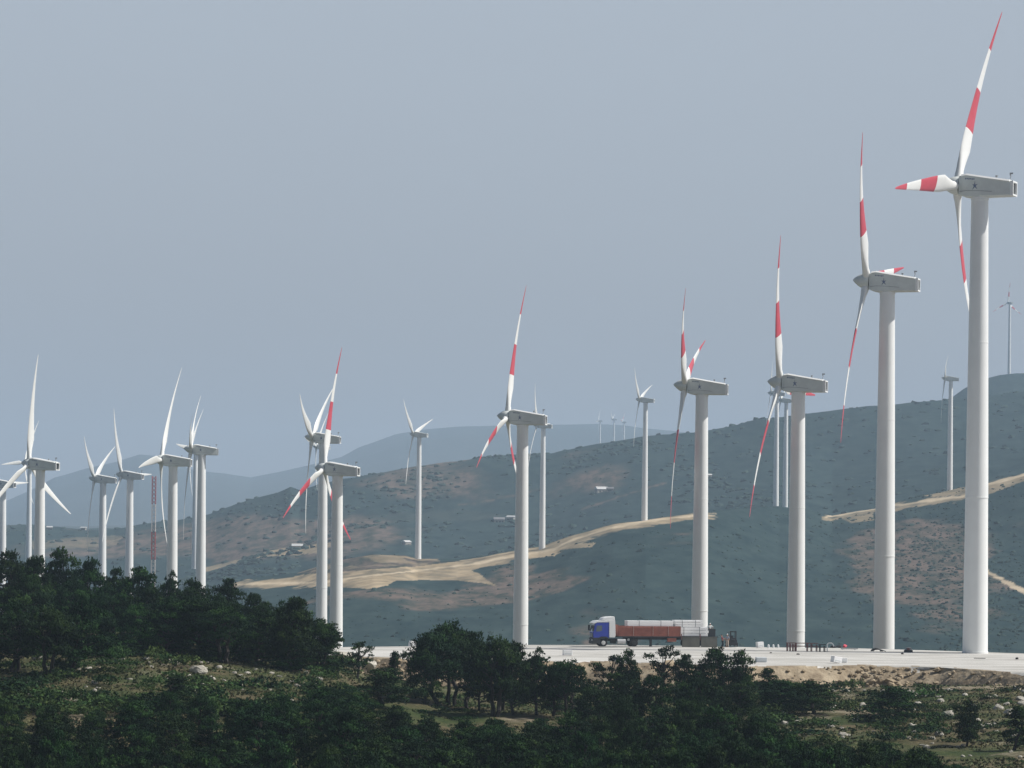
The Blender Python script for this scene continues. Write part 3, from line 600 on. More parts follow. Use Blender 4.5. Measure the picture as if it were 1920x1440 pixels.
LM = [(-60, 'just outside the left picture edge'), (20, 'the left picture edge'), (75, 'the large left white turbine'), (140, 'the broad bright pine'), (195, 'the V bladed white turbine'), (246, 'the turbine before the striped mast'), (289, 'the striped mast'), (335, 'the small pointed pine'), (382, 'the overlapping white turbines'), (430, 'the dome shaped pine'), (490, 'the rocky clearing right half'), (550, 'the tall right leaning pine'), (600, 'the paired plain tower'), (635, 'the leftmost banded tower'), (680, 'the thin flat topped pine'), (740, 'the narrow pine'), (790, 'the sandy cutting turbine'), (845, 'the central pine cluster'), (900, 'the gap beside the central cluster'), (975, 'the central banded tower'), (1030, 'the distant roadside turbine'), (1075, 'the lone white block'), (1130, 'the lorry cab'), (1205, 'the front of the trailer'), (1265, 'the middle of the trailer'), (1315, 'the tower behind the lorry'), (1370, 'the forklift'), (1430, 'the pale posts'), (1495, 'the rusty racks'), (1570, 'the tilted grey block'), (1657, 'the second tallest tower'), (1730, 'the gap between the tallest towers'), (1825, 'the tallest tower'), (1900, 'the right picture edge')]
ROWN = ['uppermost', 'upper', 'top', 'second', 'third', 'fourth', 'fifth', 'sixth', 'seventh', 'eighth', 'ninth', 'bottom']; USED = {}
def lmk(u): return min(LM, key=lambda a: abs(a[0]-u))[1]
def uniq(s_):
    USED[s_] = USED.get(s_, 0)+1; k = USED[s_]
    return s_ if k == 1 else s_+', '+('second', 'third', 'fourth', 'fifth', 'sixth', 'seventh', 'eighth', 'ninth', 'tenth', 'eleventh', 'twelfth', 'thirteenth')[min(k-2, 11)]+' from left'
tree_n = 0
def pine(label, group, u, d, vtop, wpx, kind='dome', rz=None, sink=0.0, cat='pine tree'):
    global tree_n
    x = ray(u, 1200)[0]*d; g = gz(x, d); top = ray(u, vtop)[1]*d; h = top-g
    if h < 0.8: return None
    s = wpx*d/F/KW[kind]; hs = h/6.0; v = tree_n % KC[kind]; tree_n += 1
    r = thing('pine_tree', label, cat, (x, d, g-sink), random.uniform(0, 6.28) if rz is None else rz, group)
    t, c = PR[(kind, v)]; mtx = Matrix.Diagonal((s, s, hs, 1))
    a = link('trunk', t, r); a.scale = (s, s, hs); b = link('crown', c, r); b.scale = (s, s, hs); return r
G1 = 'pines on the crest of the left mound'
SK = [(-55, 1036, 120, 'pine on the left mound cut off by the left picture edge'), (10, 1034, 120, 'pine at the very left edge of the mound skyline'), (62, 1044, 90, 'pine on the mound crest between the left edge and the highest crown'), (114, 1031, 84, 'highest crowned pine on the left mound skyline'),
      (163, 1052, 84, 'pine on the mound crest just right of the highest crown'), (212, 1066, 84, 'pine in front of the V bladed white turbine tower'), (262, 1061, 84, 'pointed pine on the mound crest left of the striped mast'), (318, 1076, 70, 'small crowned pine at the foot of the striped mast'),
      (367, 1090, 84, 'pine at the foot of the overlapping white turbines'), (425, 1084, 74, 'round dome shaped pine standing up on the mound skyline'), (480, 1114, 78, 'pine on the descending skyline right of the dome shaped one'), (530, 1130, 70, 'low pine on the descending skyline of the left mound'), (560, 1120, 86, 'pointed pine near the right end of the mound skyline'), (606, 1160, 78, 'last pine of the mound skyline against the leftmost banded tower')]
for i, (u, v, wd, lb) in enumerate(SK): pine(lb, G1, u, 322+8*(i % 2), v, wd*1.15, 'wide' if i % 3 else 'dome')
G2 = 'pines on the slope of the left mound'
for i, (u, v, wd, d, lb) in enumerate([(-20, 1088, 120, 306, ''), (50, 1082, 120, 306, 'mid row pine close to the left edge under the skyline trees'), (130, 1092, 110, 310, 'mid row pine below the highest skyline crown'), (205, 1100, 110, 308, 'mid row pine below the V bladed turbine'), (275, 1104, 110, 306, 'mid row pine left of the striped mast'),
     (345, 1106, 110, 306, 'mid row pine right of the striped mast'), (415, 1118, 110, 304, 'mid row pine under the dome shaped crown'), (490, 1134, 100, 304, 'mid row pine above the rocky clearing'), (560, 1150, 96, 302, 'mid row pine near the right end of the mound')]):
    pine(lb or 'pine cut by the left picture edge in the mid row', G2, u, d, v, wd*1.1, 'wide')
for (u, v, wd, d, k, lb) in [(150, 1122, 170, 266, 'wide', 'broad bright pine with visible trunks in front of the left mound'), (85, 1142, 120, 262, 'umbrella', 'pine with a bare trunk left of the broad bright one'), (20, 1130, 150, 268, 'wide', 'big pine filling the left edge halfway up'), (-60, 1125, 150, 266, 'wide', 'pine mostly outside the left edge'),
     (250, 1135, 110, 288, 'dome', 'dark pine between the broad bright one and the rocky clearing'), (312, 1120, 120, 288, 'dome', 'dark pine at the upper left of the rocky clearing'), (378, 1122, 110, 288, 'umbrella', 'pine with a forked trunk standing above the white rocks'), (425, 1140, 120, 286, 'umbrella', 'umbrella pine above the middle of the rocky clearing'),
     (488, 1136, 120, 290, 'wide', 'wide pine above the right half of the rocky clearing'), (548, 1126, 110, 286, 'wide', 'tall right leaning pine at the end of the mound'), (600, 1166, 80, 292, 'umbrella', 'drooping pine overhanging the pale rock cut')]:
    pine(lb, G2, u, d, v, wd, k)
for i, u in enumerate(range(-30, 640, 52)): pine(uniq('low bushy pine at the mound tree feet below %s' % lmk(u)), G2, u, 293-(i % 3)*3, np.interp(u, [0, 300, 640], [1168, 1180, 1196])+(i*37 % 11), 96, 'dome', sink=.5)
G3 = 'pines in the middle below the pad'
for (u, v, wd, d, k, lb) in [(818, 1186, 120, 300, 'umbrella', 'left one of the tall central pine cluster with dark trunks'), (850, 1166, 110, 306, 'umbrella', 'tallest pine of the central cluster'), (884, 1188, 100, 303, 'umbrella', 'right one of the tall central pine cluster'), (795, 1212, 80, 298, 'dome', 'low left flank pine of the central cluster'), (925, 1194, 110, 290, 'umbrella', 'pine with one straight trunk right of the central cluster'),
     (965, 1208, 96, 292, 'wide', 'pine in front of the central banded tower foot'), (945, 1225, 110, 300, 'wide', 'low wide pine behind the straight trunked one'), (900, 1215, 90, 300, 'wide', 'pine filling the gap in the central cluster'), (1005, 1220, 110, 294, 'wide', 'pine just right of the central banded tower foot'), (1040, 1240, 86, 292, 'dome', 'small pine sloping down right of the central tower'), (1072, 1238, 96, 289, 'umbrella', 'umbrella pine with a thin trunk below the white block'),
     (676, 1200, 62, 318, 'sparse', 'thin flat topped pine in front of the pale rock cut'), (738, 1218, 42, 318, 'cone', 'small narrow pine left of the central cluster'), (712, 1252, 130, 286, 'dome', 'bushy dark pine below the thin flat topped one'), (650, 1285, 110, 270, 'dome', 'bushy pine at the right end of the grassy clearing'),
     (1140, 1220, 88, 306, 'sparse', 'left one of two small pines peeping above the pad edge under the cab'), (1176, 1220, 60, 306, 'dome', 'right one of two small pines peeping above the pad edge under the cab'), (1247, 1206, 76, 308, 'sparse', 'sparse young pine in front of the trailer'), (1284, 1226, 62, 306, 'dome', 'short sparse pine right of the one before the trailer'),
     (1338, 1212, 100, 304, 'dome', 'pine in front of the lowered trailer sides'), (1388, 1222, 78, 304, 'dome', 'round pine right of the forklift foot'), (1445, 1252, 58, 318, 'dome', 'small round pine against the earth bank'), (1160, 1262, 130, 280, 'dome', 'bushy pine below the cab of the lorry'), (1232, 1268, 110, 280, 'wide', 'bushy pine below the middle of the lorry'), (1310, 1262, 120, 282, 'wide', 'bushy pine below the tail of the lorry'),
     (1525, 1276, 110, 296, 'dome', 'low spreading pine right of the one at the left end of the shrubby slope'), (1390, 1280, 100, 284, 'dome', 'bushy pine right of those below the lorry'), (1110, 1285, 100, 276, 'dome', 'bushy pine left of those below the lorry'), (1475, 1276, 130, 300, 'dome', 'low wide pine at the left end of the shrubby slope'),
     (1684, 1288, 120, 286, 'dome', 'dark round pine bush on the shrubby slope'), (1815, 1312, 62, 262, 'dome', 'small upright pine on the right slope'), (1905, 1318, 70, 258, 'cone', 'small pine at the right edge of the slope'), (330, 1264, 88, 248, 'cone', 'small pointed dark pine in front of the rocky clearing'), (1862, 1400, 0, 0, '', '')]:
    if d: pine(lb, G3, u, d, v, wd, k)
BU = [0, 100, 200, 260, 330, 420, 520, 620, 700, 770, 830, 870, 1000, 1090, 1200, 1400, 1440, 1500, 1560, 1650, 1700, 1760, 1850, 1880]
BV = [1300, 1312, 1310, 1298, 1284, 1300, 1288, 1280, 1292, 1322, 1342, 1344, 1330, 1306, 1290, 1300, 1345, 1375, 1388, 1380, 1392, 1404, 1440, 1475]
GT_ = 'pines of the dense thicket along the bottom'
rt = random.Random(5); row = 0
for d in (270, 263, 256, 247, 238, 229, 220, 212, 204, 196, 188, 180):
    row += 1; u = -60+rt.uniform(0, 40)
    while u < 1925:
        bv = np.interp(u, BU, BV); x = ray(u, 1300)[0]*d; g = gz(x, d); h = rt.uniform(3.4, 5.6); vt = uv_of(x, d, g+h)[1]
        if vt < bv: vt = bv+rt.uniform(0, 16); h = (ray(u, vt)[1]*d)-g
        if vt < 1475 and h > 0.75 and (d < 260 or u < 700) and bv < 1440:
            pine(uniq('%s row thicket pine below %s' % (ROWN[row-1], lmk(u))), GT_, u, d, vt, rt.uniform(95, 150)*min(1, max(.55, h/3.8))*212/d, rt.choice(['wide', 'dome', 'dome', 'wide', 'dome']), sink=0.3)
        u += rt.uniform(58, 98)*230/d
# ------------------------------------------------------------------ shrubs and rocks
def shrub_mesh(seed):
    rg = np.random.default_rng(seed); cl = []
    for i in range(9):
        a = rg.uniform(0, 6.28); q = rg.uniform(0, .75); s = rg.uniform(.3, .5); cl.append((q*math.cos(a), q*math.sin(a), .22+.3*(1-q)*rg.random(), s, s, s*.62))
    return crown_mesh('shrub', cl, 190, 0.15, ['shrub'] if seed % 3 else ['pine', 'shrub'], seed, 0.5)
SH = [shrub_mesh(s) for s in range(11, 17)]
def rock_mesh(seed, mt='rock'):
    rg = np.random.default_rng(seed); bm = bmesh.new(); bmesh.ops.create_icosphere(bm, subdivisions=2, radius=1)
    pl = [(Vector(rg.normal(size=3)).normalized(), rg.uniform(.5, .85)) for _ in range(7)]
    for v in bm.verts:
        for n_, k in pl:
            e = v.co.dot(n_)-k
            if e > 0: v.co -= n_*e
        v.co *= 1+0.05*rg.normal()
    me = bpy.data.meshes.new('rock'); bm.to_mesh(me); bm.free(); me.materials.append(M[mt]); return me
RK = [rock_mesh(s) for s in range(5)]
rs = random.Random(11)
def ground_hit(u, v, dmin=205, dmax=345):
    t, s = ray(u, v); d = np.arange(dmin, dmax, 0.7); z = zg_td(np.full(d.size, t), d); i = int(np.argmax(z/d >= s))
    return (float(t*d[i]), float(d[i]), float(z[i])) if z[i]/d[i] >= s else None
def shrub(u, v, wpx, label, group, flat=1.0):
    h = ground_hit(u, v)
    if not h: return
    o = link('shrub', rs.choice(SH)); s = wpx*h[1]/F/2.1; o.location = (h[0], h[1], h[2]-.1); o.rotation_euler = (0, 0, rs.uniform(0, 6.28)); o.scale = (s, s*1.3, s*rs.uniform(.75, 1.1)*flat); tag(o, label, 'shrub', group)
def rock(u, v, wpx, label, group, flat=.5):
    h = ground_hit(u, v)
    if not h: return
    o = link('rock', rs.choice(RK)); s = wpx*h[1]/F/1.7; o.location = (h[0], h[1], h[2]+s*flat*.2); o.rotation_euler = (rs.uniform(-.3, .3), rs.uniform(-.3, .3), rs.uniform(0, 6.28)); o.scale = (s, s*.8, s*flat*1.3); tag(o, label, 'rock', group)
for (u, v, wd, lb) in [(1552, 1283, 60, 'large bright green shrub right below the earth bank'), (1600, 1292, 60, 'bright green shrub under the yellowish rubble'), (1745, 1304, 66, 'low wide green shrub right of the dark pine bush'), (1625, 1356, 70, 'bright green cushion shrub in the middle of the slope'), (1710, 1352, 66, 'long low shrub left of the pale rock group'), (1850, 1310, 40, 'round dark shrub on the bare brown slope'),
     (1880, 1296, 26, 'small dark shrub near the bank foot at the right'), (1535, 1330, 60, 'dark green shrub at the left of the slope'), (1500, 1300, 80, 'wide shrub joining the pines under the bank'), (1795, 1330, 50, 'green shrub beside the small upright pine')]:
    shrub(u, v, wd, lb, 'shrubs on the right slope')
def scatter(n, u0, u1, v0, v1, ok, w0, w1, fmt, group, flat=.8):
    pts = sorted(((rs.uniform(u0, u1), rs.uniform(v0, v1)) for _ in range(n)), key=lambda q: q[0])
    for u, v in pts:
        if not ok(u, v): continue
        w_ = rs.uniform(w0, w1)*(0.6 if u > 1780 else 1); f = (v-v0)/(v1-v0); band = 'upper' if f < .34 else 'middle' if f < .67 else 'lower'
        shrub(u, v, w_, uniq(fmt % ('large' if w_ > (w0+w1)/2 else 'small', band, lmk(u))), group, flat)
scatter(200, 1405, 1930, 1278, 1440, lambda u, v: v < np.interp(u, BU, BV)+25 and fbm(np.array([u]), np.array([v*3.0]), 80, 3, 5)[0] > -0.13-(0.12 if u < 1700 else -.05), 30, 92, '%s shrub, %s right slope, below %s', 'shrubs on the right slope')
scatter(160, 0, 650, 1238, 1345, lambda u, v: not (260 < u < 590 and v < 1285 and rs.random() < .75), 34, 104, '%s shrub, %s left clearing, below %s', 'shrubs in the left clearing', .9)
scatter(36, 0, 640, 1205, 1240, lambda u, v: True, 50, 90, '%s dark shrub, %s tree feet, below %s', 'undergrowth at the feet of the mound pines', 1.3)
scatter(48, 690, 1130, 1296, 1352, lambda u, v: True, 20, 56, '%s shrub, %s pine shade, below %s', 'shrubs under the central pines')
for (u, v, wd, lb) in [(327, 1246, 20, 'white rock at the top of the left clearing'), (372, 1262, 34, 'long flat white rock slab in the left clearing'), (394, 1276, 20, 'white rock at the lower end of the long slab'), (322, 1264, 14, 'small white rock left of the long slab'), (110, 1306, 30, 'largest pale boulder below the broad pine'), (60, 1286, 26, 'upright pale rock at the left below the pines'), (452, 1268, 12, 'single small white rock in the grass'),
     (76, 1236, 24, 'flat pale rock behind the left trunks'), (190, 1326, 16, 'pale rock in the scrub left'), (1710, 1306, 26, 'pale rock right of the dark pine bush'), (1720, 1322, 16, 'small pale rock under that bush group'), (1605, 1352, 18, 'pale rock at the upper edge of the cushion shrub'), (1778, 1346, 30, 'big pale rock left of the small upright pine'), (1714, 1364, 22, 'whitish rock standing in the middle of the slope'),
     (1832, 1368, 30, 'grey rock at the foot of the small upright pine'), (1872, 1330, 26, 'pale rock group member near the right edge'), (1892, 1338, 24, 'pale rock at the right edge of the slope'), (1760, 1380, 18, 'flat rock low on the right slope'), (1806, 1400, 12, 'small white rock near the thicket on the right'), (1562, 1326, 14, 'small white rock among the left shrubs of the slope'), (1676, 1270, 12, 'white stone at the foot of the bank')]:
    rock(u, v, wd, lb, 'pale rocks lying in the scrub')
PS = []
for i in range(110):
    u = rs.uniform(1420, 1925); v = rs.uniform(1290, 1430)
    if v < np.interp(u, BU, BV)+5: PS.append((u, v, 'right slope'))
PS += [(rs.uniform(40, 600), rs.uniform(1236, 1318), 'left clearing') for i in range(70)]
for u, v, wh in sorted(PS):
    f = (v-1236)/(82 if wh[0] == 'l' else 170); rock(u, v, rs.uniform(6, 19)*(1 if wh[0] == 'r' else .8), uniq('small pale stone, %s %s, below %s' % ('upper' if f < .4 else 'middle' if f < .7 else 'lower', wh, lmk(u))), 'pale stones in the '+wh)
# pale rock cut at the end of the mound
for (u, v, wd, lb) in [(640, 1232, 34, 'largest pale rock of the cut at the mound end'), (662, 1240, 30, 'pale rock right of the largest one in the cut'), (622, 1238, 22, 'pale rock under the drooping pine'), (690, 1246, 26, 'pale rock behind the thin flat topped pine'), (640, 1250, 24, 'lowest pale rock of the cut')]:
    x = ray(u, v)[0]*338; o = link('rock', RK[u % 5]); s = wd*338/F/1.5; o.location = (x, 338, ray(u, v)[1]*338); o.scale = (s, s, s*.8); tag(o, lb, 'rock', 'pale rocks of the cut at the mound end')
# rubble on the bank, grass tufts, hill scrub: stuff
def scatter_tris(name, P, size, mats, seed, kind='blob'):
    rg = np.random.default_rng(seed); n = len(P); base = []
    if kind == 'blob':
        phi = (1+5**.5)/2; ico = np.array([(-1, phi, 0), (1, phi, 0), (-1, -phi, 0), (1, -phi, 0), (0, -1, phi), (0, 1, phi), (0, -1, -phi), (0, 1, -phi), (phi, 0, -1), (phi, 0, 1), (-phi, 0, -1), (-phi, 0, 1)])/1.9
        fc = np.array([(0, 11, 5), (0, 5, 1), (0, 1, 7), (0, 7, 10), (0, 10, 11), (1, 5, 9), (5, 11, 4), (11, 10, 2), (10, 7, 6), (7, 1, 8), (3, 9, 4), (3, 4, 2), (3, 2, 6), (3, 6, 8), (3, 8, 9), (4, 9, 5), (2, 4, 11), (6, 2, 10), (8, 6, 7), (9, 8, 1)])
    else:
        ico = np.array([(-.5, 0, 0), (.1, 0, 0), (-.5, .1, 1), (0, -.4, 0), (0, .3, 0), (.3, .2, .9), (.4, -.1, 0), (.2, .3, 0), (.7, .2, .8)]); fc = np.array([(0, 1, 2), (3, 4, 5), (6, 7, 8)])
    k = len(ico); a = rg.uniform(0, 6.28, n); s = size if np.ndim(size) == 2 else np.stack([size]*3, -1)
    V = ico[None]*(1+rg.normal(scale=.22 if kind == 'blob' else .1, size=(n, k, 1)))*s[:, None, :]
    x = V[..., 0]*np.cos(a)[:, None]-V[..., 1]*np.sin(a)[:, None]; y = V[..., 0]*np.sin(a)[:, None]+V[..., 1]*np.cos(a)[:, None]
    V = np.stack([x, y, V[..., 2]], -1)+P[:, None, :]; Fc = fc[None]+(np.arange(n)*k)[:, None, None]
    return link(name, np_mesh(name, V.reshape(-1, 3), Fc.reshape(-1, 3), mats, None, False, tri=True))
n = 1500; t = RNG.uniform(-0.055, 0.18, n); k = RNG.random(n); dens = fbm(t*345, np.zeros(n), 14, 3, 8); bu = (t*F+960)
keep = (RNG.random(n) < 0.22+1.0*smooth01(dens*2)+0.8*((bu > 1600) & (bu < 1740))+0.6*((bu > 1180) & (bu < 1260))); t = t[keep]; k = k[keep]; n = len(t)
d = pad_near(t)-6.2+6.0*k**1.5*1.0-(RNG.random(n) < .25)*RNG.uniform(0, 3, n); z = np.where(d < pad_near(t)-5.2, zg(t*d, d), np.interp(d-pad_near(t), [-6.0, -4.0, -1.9, 0], [-15.4, -14.3, -13.1, -12.45]))
sz = RNG.uniform(.08, .34, n)*(1+1.2*(RNG.random(n) < .08)); tag(scatter_tris('rubble', np.stack([t*d, d, z+.05], -1), np.stack([sz, sz, sz*.7], -1), ['rubble'], 3), 'tan broken rock strewn down the earth bank of the pad', 'rubble', None, 'stuff')
n = 40000; uu_ = RNG.uniform(-80, 2000, n); d = RNG.uniform(212, 344, n); t = (uu_-960)/F; g = zg(t*d, d)
nn = fbm(t*d, d, 11, 3, 19); keep = (nn > -0.18) & (d < pad_near(t)-4.5) | (t < (640-960)/F) & (d < 320); t, d, g = t[keep], d[keep], g[keep]; n = len(t)
s0 = RNG.uniform(.12, .34, n); tag(scatter_tris('grass', np.stack([t*d, d, g-.03], -1), np.stack([s0*1.7, s0*1.7, s0*.75], -1), ['grass'], 4, 'tuft'), 'dry olive grass and low heather covering the open ground', 'grass', None, 'stuff')
n = 26000; uu_ = RNG.uniform(200, 2050, n); t = (uu_-960)/F; a_ = dA(t); d = 1040+(a_+20-1040)*RNG.random(n); zz = zh_td(t, d)
U_, V_u = uv_of(t*d, d, zz); nn = fbm(t*d, d*.5, 45, 4, 27); bad = (dist_line(U_, V_u, roadA) < 7) | (dist_line(U_, V_u, roadR) < 7) | (dist_line(U_, V_u, roadQ) < 6) | in_poly(U_, V_u, [(455, 1099), (640, 1035), (800, 1030), (965, 1034), (1345, 958), (1345, 976), (1074, 1020), (900, 1075), (930, 1101), (691, 1106)])
hz_ = np.exp(-((U_-1760)/170)**2-((V_u-1030)/90)**2)+np.exp(-((U_-1850)/130)**2-((V_u-1160)/70)**2); keep = ~bad & (RNG.random(n) < 0.05+0.08*smooth01(nn*2+.3)+.9*hz_); t, d, zz = t[keep], d[keep], zz[keep]; n = len(t); s0 = 0.25+0.8*RNG.random(n)**2.4+.7*(RNG.random(n) < .015)
tag(scatter_tris('scrub', np.stack([t*d, d, zz], -1), np.stack([s0*1.2, s0*1.2, s0*.85], -1), ['scrub'], 5), 'dark low scrub dotted over the middle hillside', 'scrub', None, 'stuff')
n = 9000; uu_ = RNG.uniform(-50, 2000, n); t = (uu_-960)/F; d = 1900+780*RNG.random(n)**.9; zz = zh_td(t, d); nn = fbm(t*d, d*.4, 90, 4, 28)
keep = RNG.random(n) < 0.1+1.0*smooth01(nn*2); t, d, zz = t[keep], d[keep], zz[keep]; n = len(t); s0 = RNG.uniform(.8, 2.4, n)
tag(scatter_tris('scrub', np.stack([t*d, d, zz], -1), np.stack([s0*1.4, s0*1.4, s0*.8], -1), ['scrub'], 6), 'dark scrub and tree dots on the far hillside', 'scrub', None, 'stuff')
# ------------------------------------------------------------------ lorry
M['cab_blue'] = mat('cab_blue', (0.035, 0.06, 0.38), 0.35, 0.1, 1); M['cab_white'] = mat('cab_white', (0.82, 0.83, 0.83), 0.4, 0.05, 1); M['glass'] = mat('tinted_glass', (0.10, 0.13, 0.15), 0.12, 0.1, 1, spec=0.8)
M['board'] = mat('rusty_board', (0.34, 0.12, 0.085), 0.75, 0, 1.6, (0.25, 0.095, 0.07)); M['board_in'] = mat('board_inside', (0.12, 0.12, 0.105), 0.8, 0.25, 1.2)
M['tyre'] = mat('tyre', (0.02, 0.02, 0.022), 0.85); M['rim'] = mat('rim', (0.55, 0.56, 0.56), 0.4); M['chassis'] = mat('chassis', (0.03, 0.032, 0.036), 0.7); M['alu'] = mat('tank', (0.5, 0.51, 0.52), 0.35)
M['load'] = mat('white_load', (0.90, 0.90, 0.90), 0.5, 0.05, 1); M['strap'] = mat('strap', (0.2, 0.21, 0.22), 0.7); M['rust'] = mat('rust_steel', (0.27, 0.12, 0.11), 0.8, 0.4, 3); M['greyblue'] = mat('bluish_white', (0.62, 0.66, 0.68), 0.6, 0.1, 2)
LD = 421.0; tl = at(1108, 1212.4, LD); YAW = R_(10)
lor = thing('lorry', 'blue and white articulated lorry with rusty red trailer parked on the gravel pad', 'lorry', (tl.x, LD, PADZ), YAW)
def wheel(x, y, r=.52, wd=.32, rim='rim', par=lor):
    t_ = MB().bar((x, y-wd/2, r), (x, y+wd/2, r), r, n=28).build('wheel', ['tyre'], par, True, .04)
    mb = MB()
    for s in (-1, 1): mb.bar((x, y+s*(wd/2-.02), r), (x, y+s*(wd/2+.03), r), r*.56, r*.5, 20); mb.bar((x, y+s*(wd/2+.02), r), (x, y+s*(wd/2+.09), r), r*.2, r*.16, 12)
    mb.build('rim', [rim], t_, True)
# cab: local x runs rearwards from the bumper, y across (camera side = -y)
cab = MB().prism([(.10, 1.15), (.02, 1.9), (.30, 3.05), (.62, 3.22), (2.2, 3.26), (2.2, 1.15), (2.05, 1.15), (1.95, 1.30), (1.35, 1.30), (1.2, 1.15)], -1.22, 1.22).build('cab', ['cab_blue'], lor, False, .06)
MB().prism([(.05, 3.02), (.0, 3.16), (.45, 3.44), (2.15, 3.50), (2.15, 3.24), (.62, 3.23), (.33, 3.10)], -1.24, 1.24).build('sun_visor', ['cab_white'], cab, False, .04)
MB().prism([(1.12, 3.52), (1.5, 3.86), (2.1, 3.98), (2.95, 4.02), (3.0, 3.50)], -1.1, 1.1).build('roof_deflector', ['cab_white'], cab, False, .08)
mb = MB(); 
for s in (-1, 1): mb.prism([(2.25, 1.25), (2.21, 3.30), (1.95, 3.44), (2.0, 3.52), (3.0, 3.52), (3.08, 1.5), (3.0, 1.25)], min(s*1.20, s*1.255), max(s*1.20, s*1.255))
mb.box(2.21, 2.7, -1.19, 1.19, 1.3, 3.5); mb.build('side_fairing', ['cab_white'], cab, False, .02)
MB().prism([(.005, 1.98), (.27, 2.98), (.31, 2.96), (.06, 1.96)], -1.08, 1.08).build('windscreen', ['glass'], cab)
mb = MB()
for s in (-1, 1): mb.prism([(.42, 2.02), (.55, 2.82), (1.25, 2.82), (1.25, 2.15), (.9, 2.02)], min(s*1.215, s*1.235), max(s*1.215, s*1.235))
mb.build('side_window', ['glass'], cab)
mb = MB(); mb.box(.0, .09, -1.05, 1.05, 1.25, 1.8)
for i in range(4): mb.box(-.03, .01, -.95, .95, 1.3+.13*i, 1.35+.13*i, 1)
mb.build('grille', ['chassis', 'alu'], cab)
MB().prism([(-.08, .38), (-.05, 1.05), (.1, 1.22), (1.02, 1.22), (.95, .42)], -1.24, 1.24).build('bumper', ['chassis'], cab, False, .05)
for s in (-1, 1):
    MB().box(-.10, -.02, s*1.0-.2, s*1.0+.2, .78, .98).build('headlight', ['alu'], cab)
    mr = MB().box(-.12, .10, s*1.42-.12, s*1.42+.12, 2.1, 2.85); mr.bar((.05, s*1.2, 2.8), (0, s*1.42, 2.75), .03); mr.build('mirror', ['chassis'], cab)
MB().prism([(.75, 1.0), (.85, 1.22), (1.15, 1.36), (1.75, 1.36), (2.05, 1.2), (2.15, .95), (2.05, .95), (1.85, 1.12), (1.1, 1.12), (.9, .95)], -1.26, 1.26).build('wheel_arch', ['chassis'], cab)
for s in (-1, 1): wheel(1.45, s*1.05)
MB().box(.6, 6.3, -.45, .45, .75, 1.05).build('chassis_frame', ['chassis'], lor)
MB().bar((3.35, -1.02, .72), (4.45, -1.02, .72), .34, n=20).build('fuel_tank', ['alu'], lor, True)
MB().box(2.5, 3.25, -1.2, -.6, .42, .50).box(2.5, 3.25, -1.2, -.6, .75, .83).box(2.45, 3.2, -1.0, -.5, .5, 1.1).build('step', ['chassis'], lor)
MB().bar((4.9, -.95, .95), (4.9, -1.05, .95), .17, n=12).build('air_tank', ['alu'], lor)
for s in (-1, 1): wheel(5.6, s*.98, .54, .5, 'chassis')
TR0, TR1, BZ = 3.4, 17.0, 1.42
trl = MB().box(TR0, TR1, -1.22, 1.22, BZ-.16, BZ).box(TR0+1, TR1-.2, -.5, .5, .95, BZ-.16).build('trailer_bed', ['chassis'], lor)
MB().box(TR0, TR0+.08, -1.22, 1.22, BZ+.003, BZ+1.5).build('headboard', ['board'], trl)
xs = [TR0+.1, 5.55, 8.2, 10.3, 12.0]
for a, b in zip(xs[:-1], xs[1:]):
    for s in (-1, 1):
        mb = MB().box(a+.02, b-.04, min(s*1.16, s*1.225), max(s*1.16, s*1.225), BZ+.004, BZ+1.35)
        for i in range(1, 6): mb.box(a+.02, b-.04, min(s*1.226, s*1.25), max(s*1.226, s*1.25), BZ+.215*i, BZ+.215*i+.05)
        mb.box(b-.10, b-.04, min(s*1.226, s*1.27), max(s*1.226, s*1.27), BZ+.01, BZ+1.35); mb.build('side_board', ['board'], trl)
for k, (a, b) in enumerate(((12.15, 14.55), (14.75, 16.95))):
    o = MB().box(a, b, -1.33, -1.27, BZ-1.42, BZ-.02).box(a, b, -1.35, -1.331, BZ-.12, BZ-.02).box(a+1.15, a+1.2, -1.345, -1.331, BZ-1.4, BZ-.13).build('side_board', ['board_in'], trl); o['label'] = 'dark grey green trailer side board hanging lowered'
for x_ in (12.08, 14.65): MB().box(x_-.05, x_+.05, -1.26, -1.17, BZ-.5, BZ+.35).build('stake', ['rust'], trl)
MB().box(10.2, 11.4, -1.15, -.7, .72, 1.2).build('tool_box', ['board'], trl)
MB().box(7.8, 8.1, -.9, -.75, .15, 1.25).box(7.75, 8.15, -.95, -.7, .05, .15).build('landing_leg', ['chassis'], trl)
for x_ in (13.0, 14.3, 15.6):
    for s in (-1, 1): wheel(x_, s*.98, .52, .45, 'chassis')
def on_lorry(x, y, z): return lor.matrix_basis @ Vector((x, y, z))
lor.matrix_basis = Matrix.Translation((tl.x, LD, PADZ)) @ Matrix.Rotation(YAW, 4, 'Z')
def load(name, label, cat, x0, x1, z0, z1, n, grp=None, y0=-.95, y1=.95):
    r = thing(name, label, cat, on_lorry(x0, 0, z0), YAW, grp); L = x1-x0; hh = (z1-z0)/n
    for i in range(n):
        MB().box(0.05*(i % 2), L-0.09*((i+1) % 2), y0, y1, i*hh+.035, (i+1)*hh-.004).build('panel', ['load'], r, False, .02)
        MB().box(.3, .4, y0+.05, y1-.05, i*hh, i*hh+.034).box(L-.45, L-.35, y0+.05, y1-.05, i*hh, i*hh+.034).box(L/2-.05, L/2+.05, y0+.05, y1-.05, i*hh, i*hh+.034).build('batten', ['strap'], r)
    for f in (.25, .72): MB().box(L*f, L*f+.06, y0-.012, y0-.004, .04, z1-z0).box(L*f, L*f+.06, y0, y1, z1-z0+.001, z1-z0+.01).build('strap', ['strap'], r)
B = BZ+.01
load('panel_stack', 'long low white panel stack showing above the red trailer boards', 'panel stack', 4.75, 11.05, B+.9, B+2.05, 1)
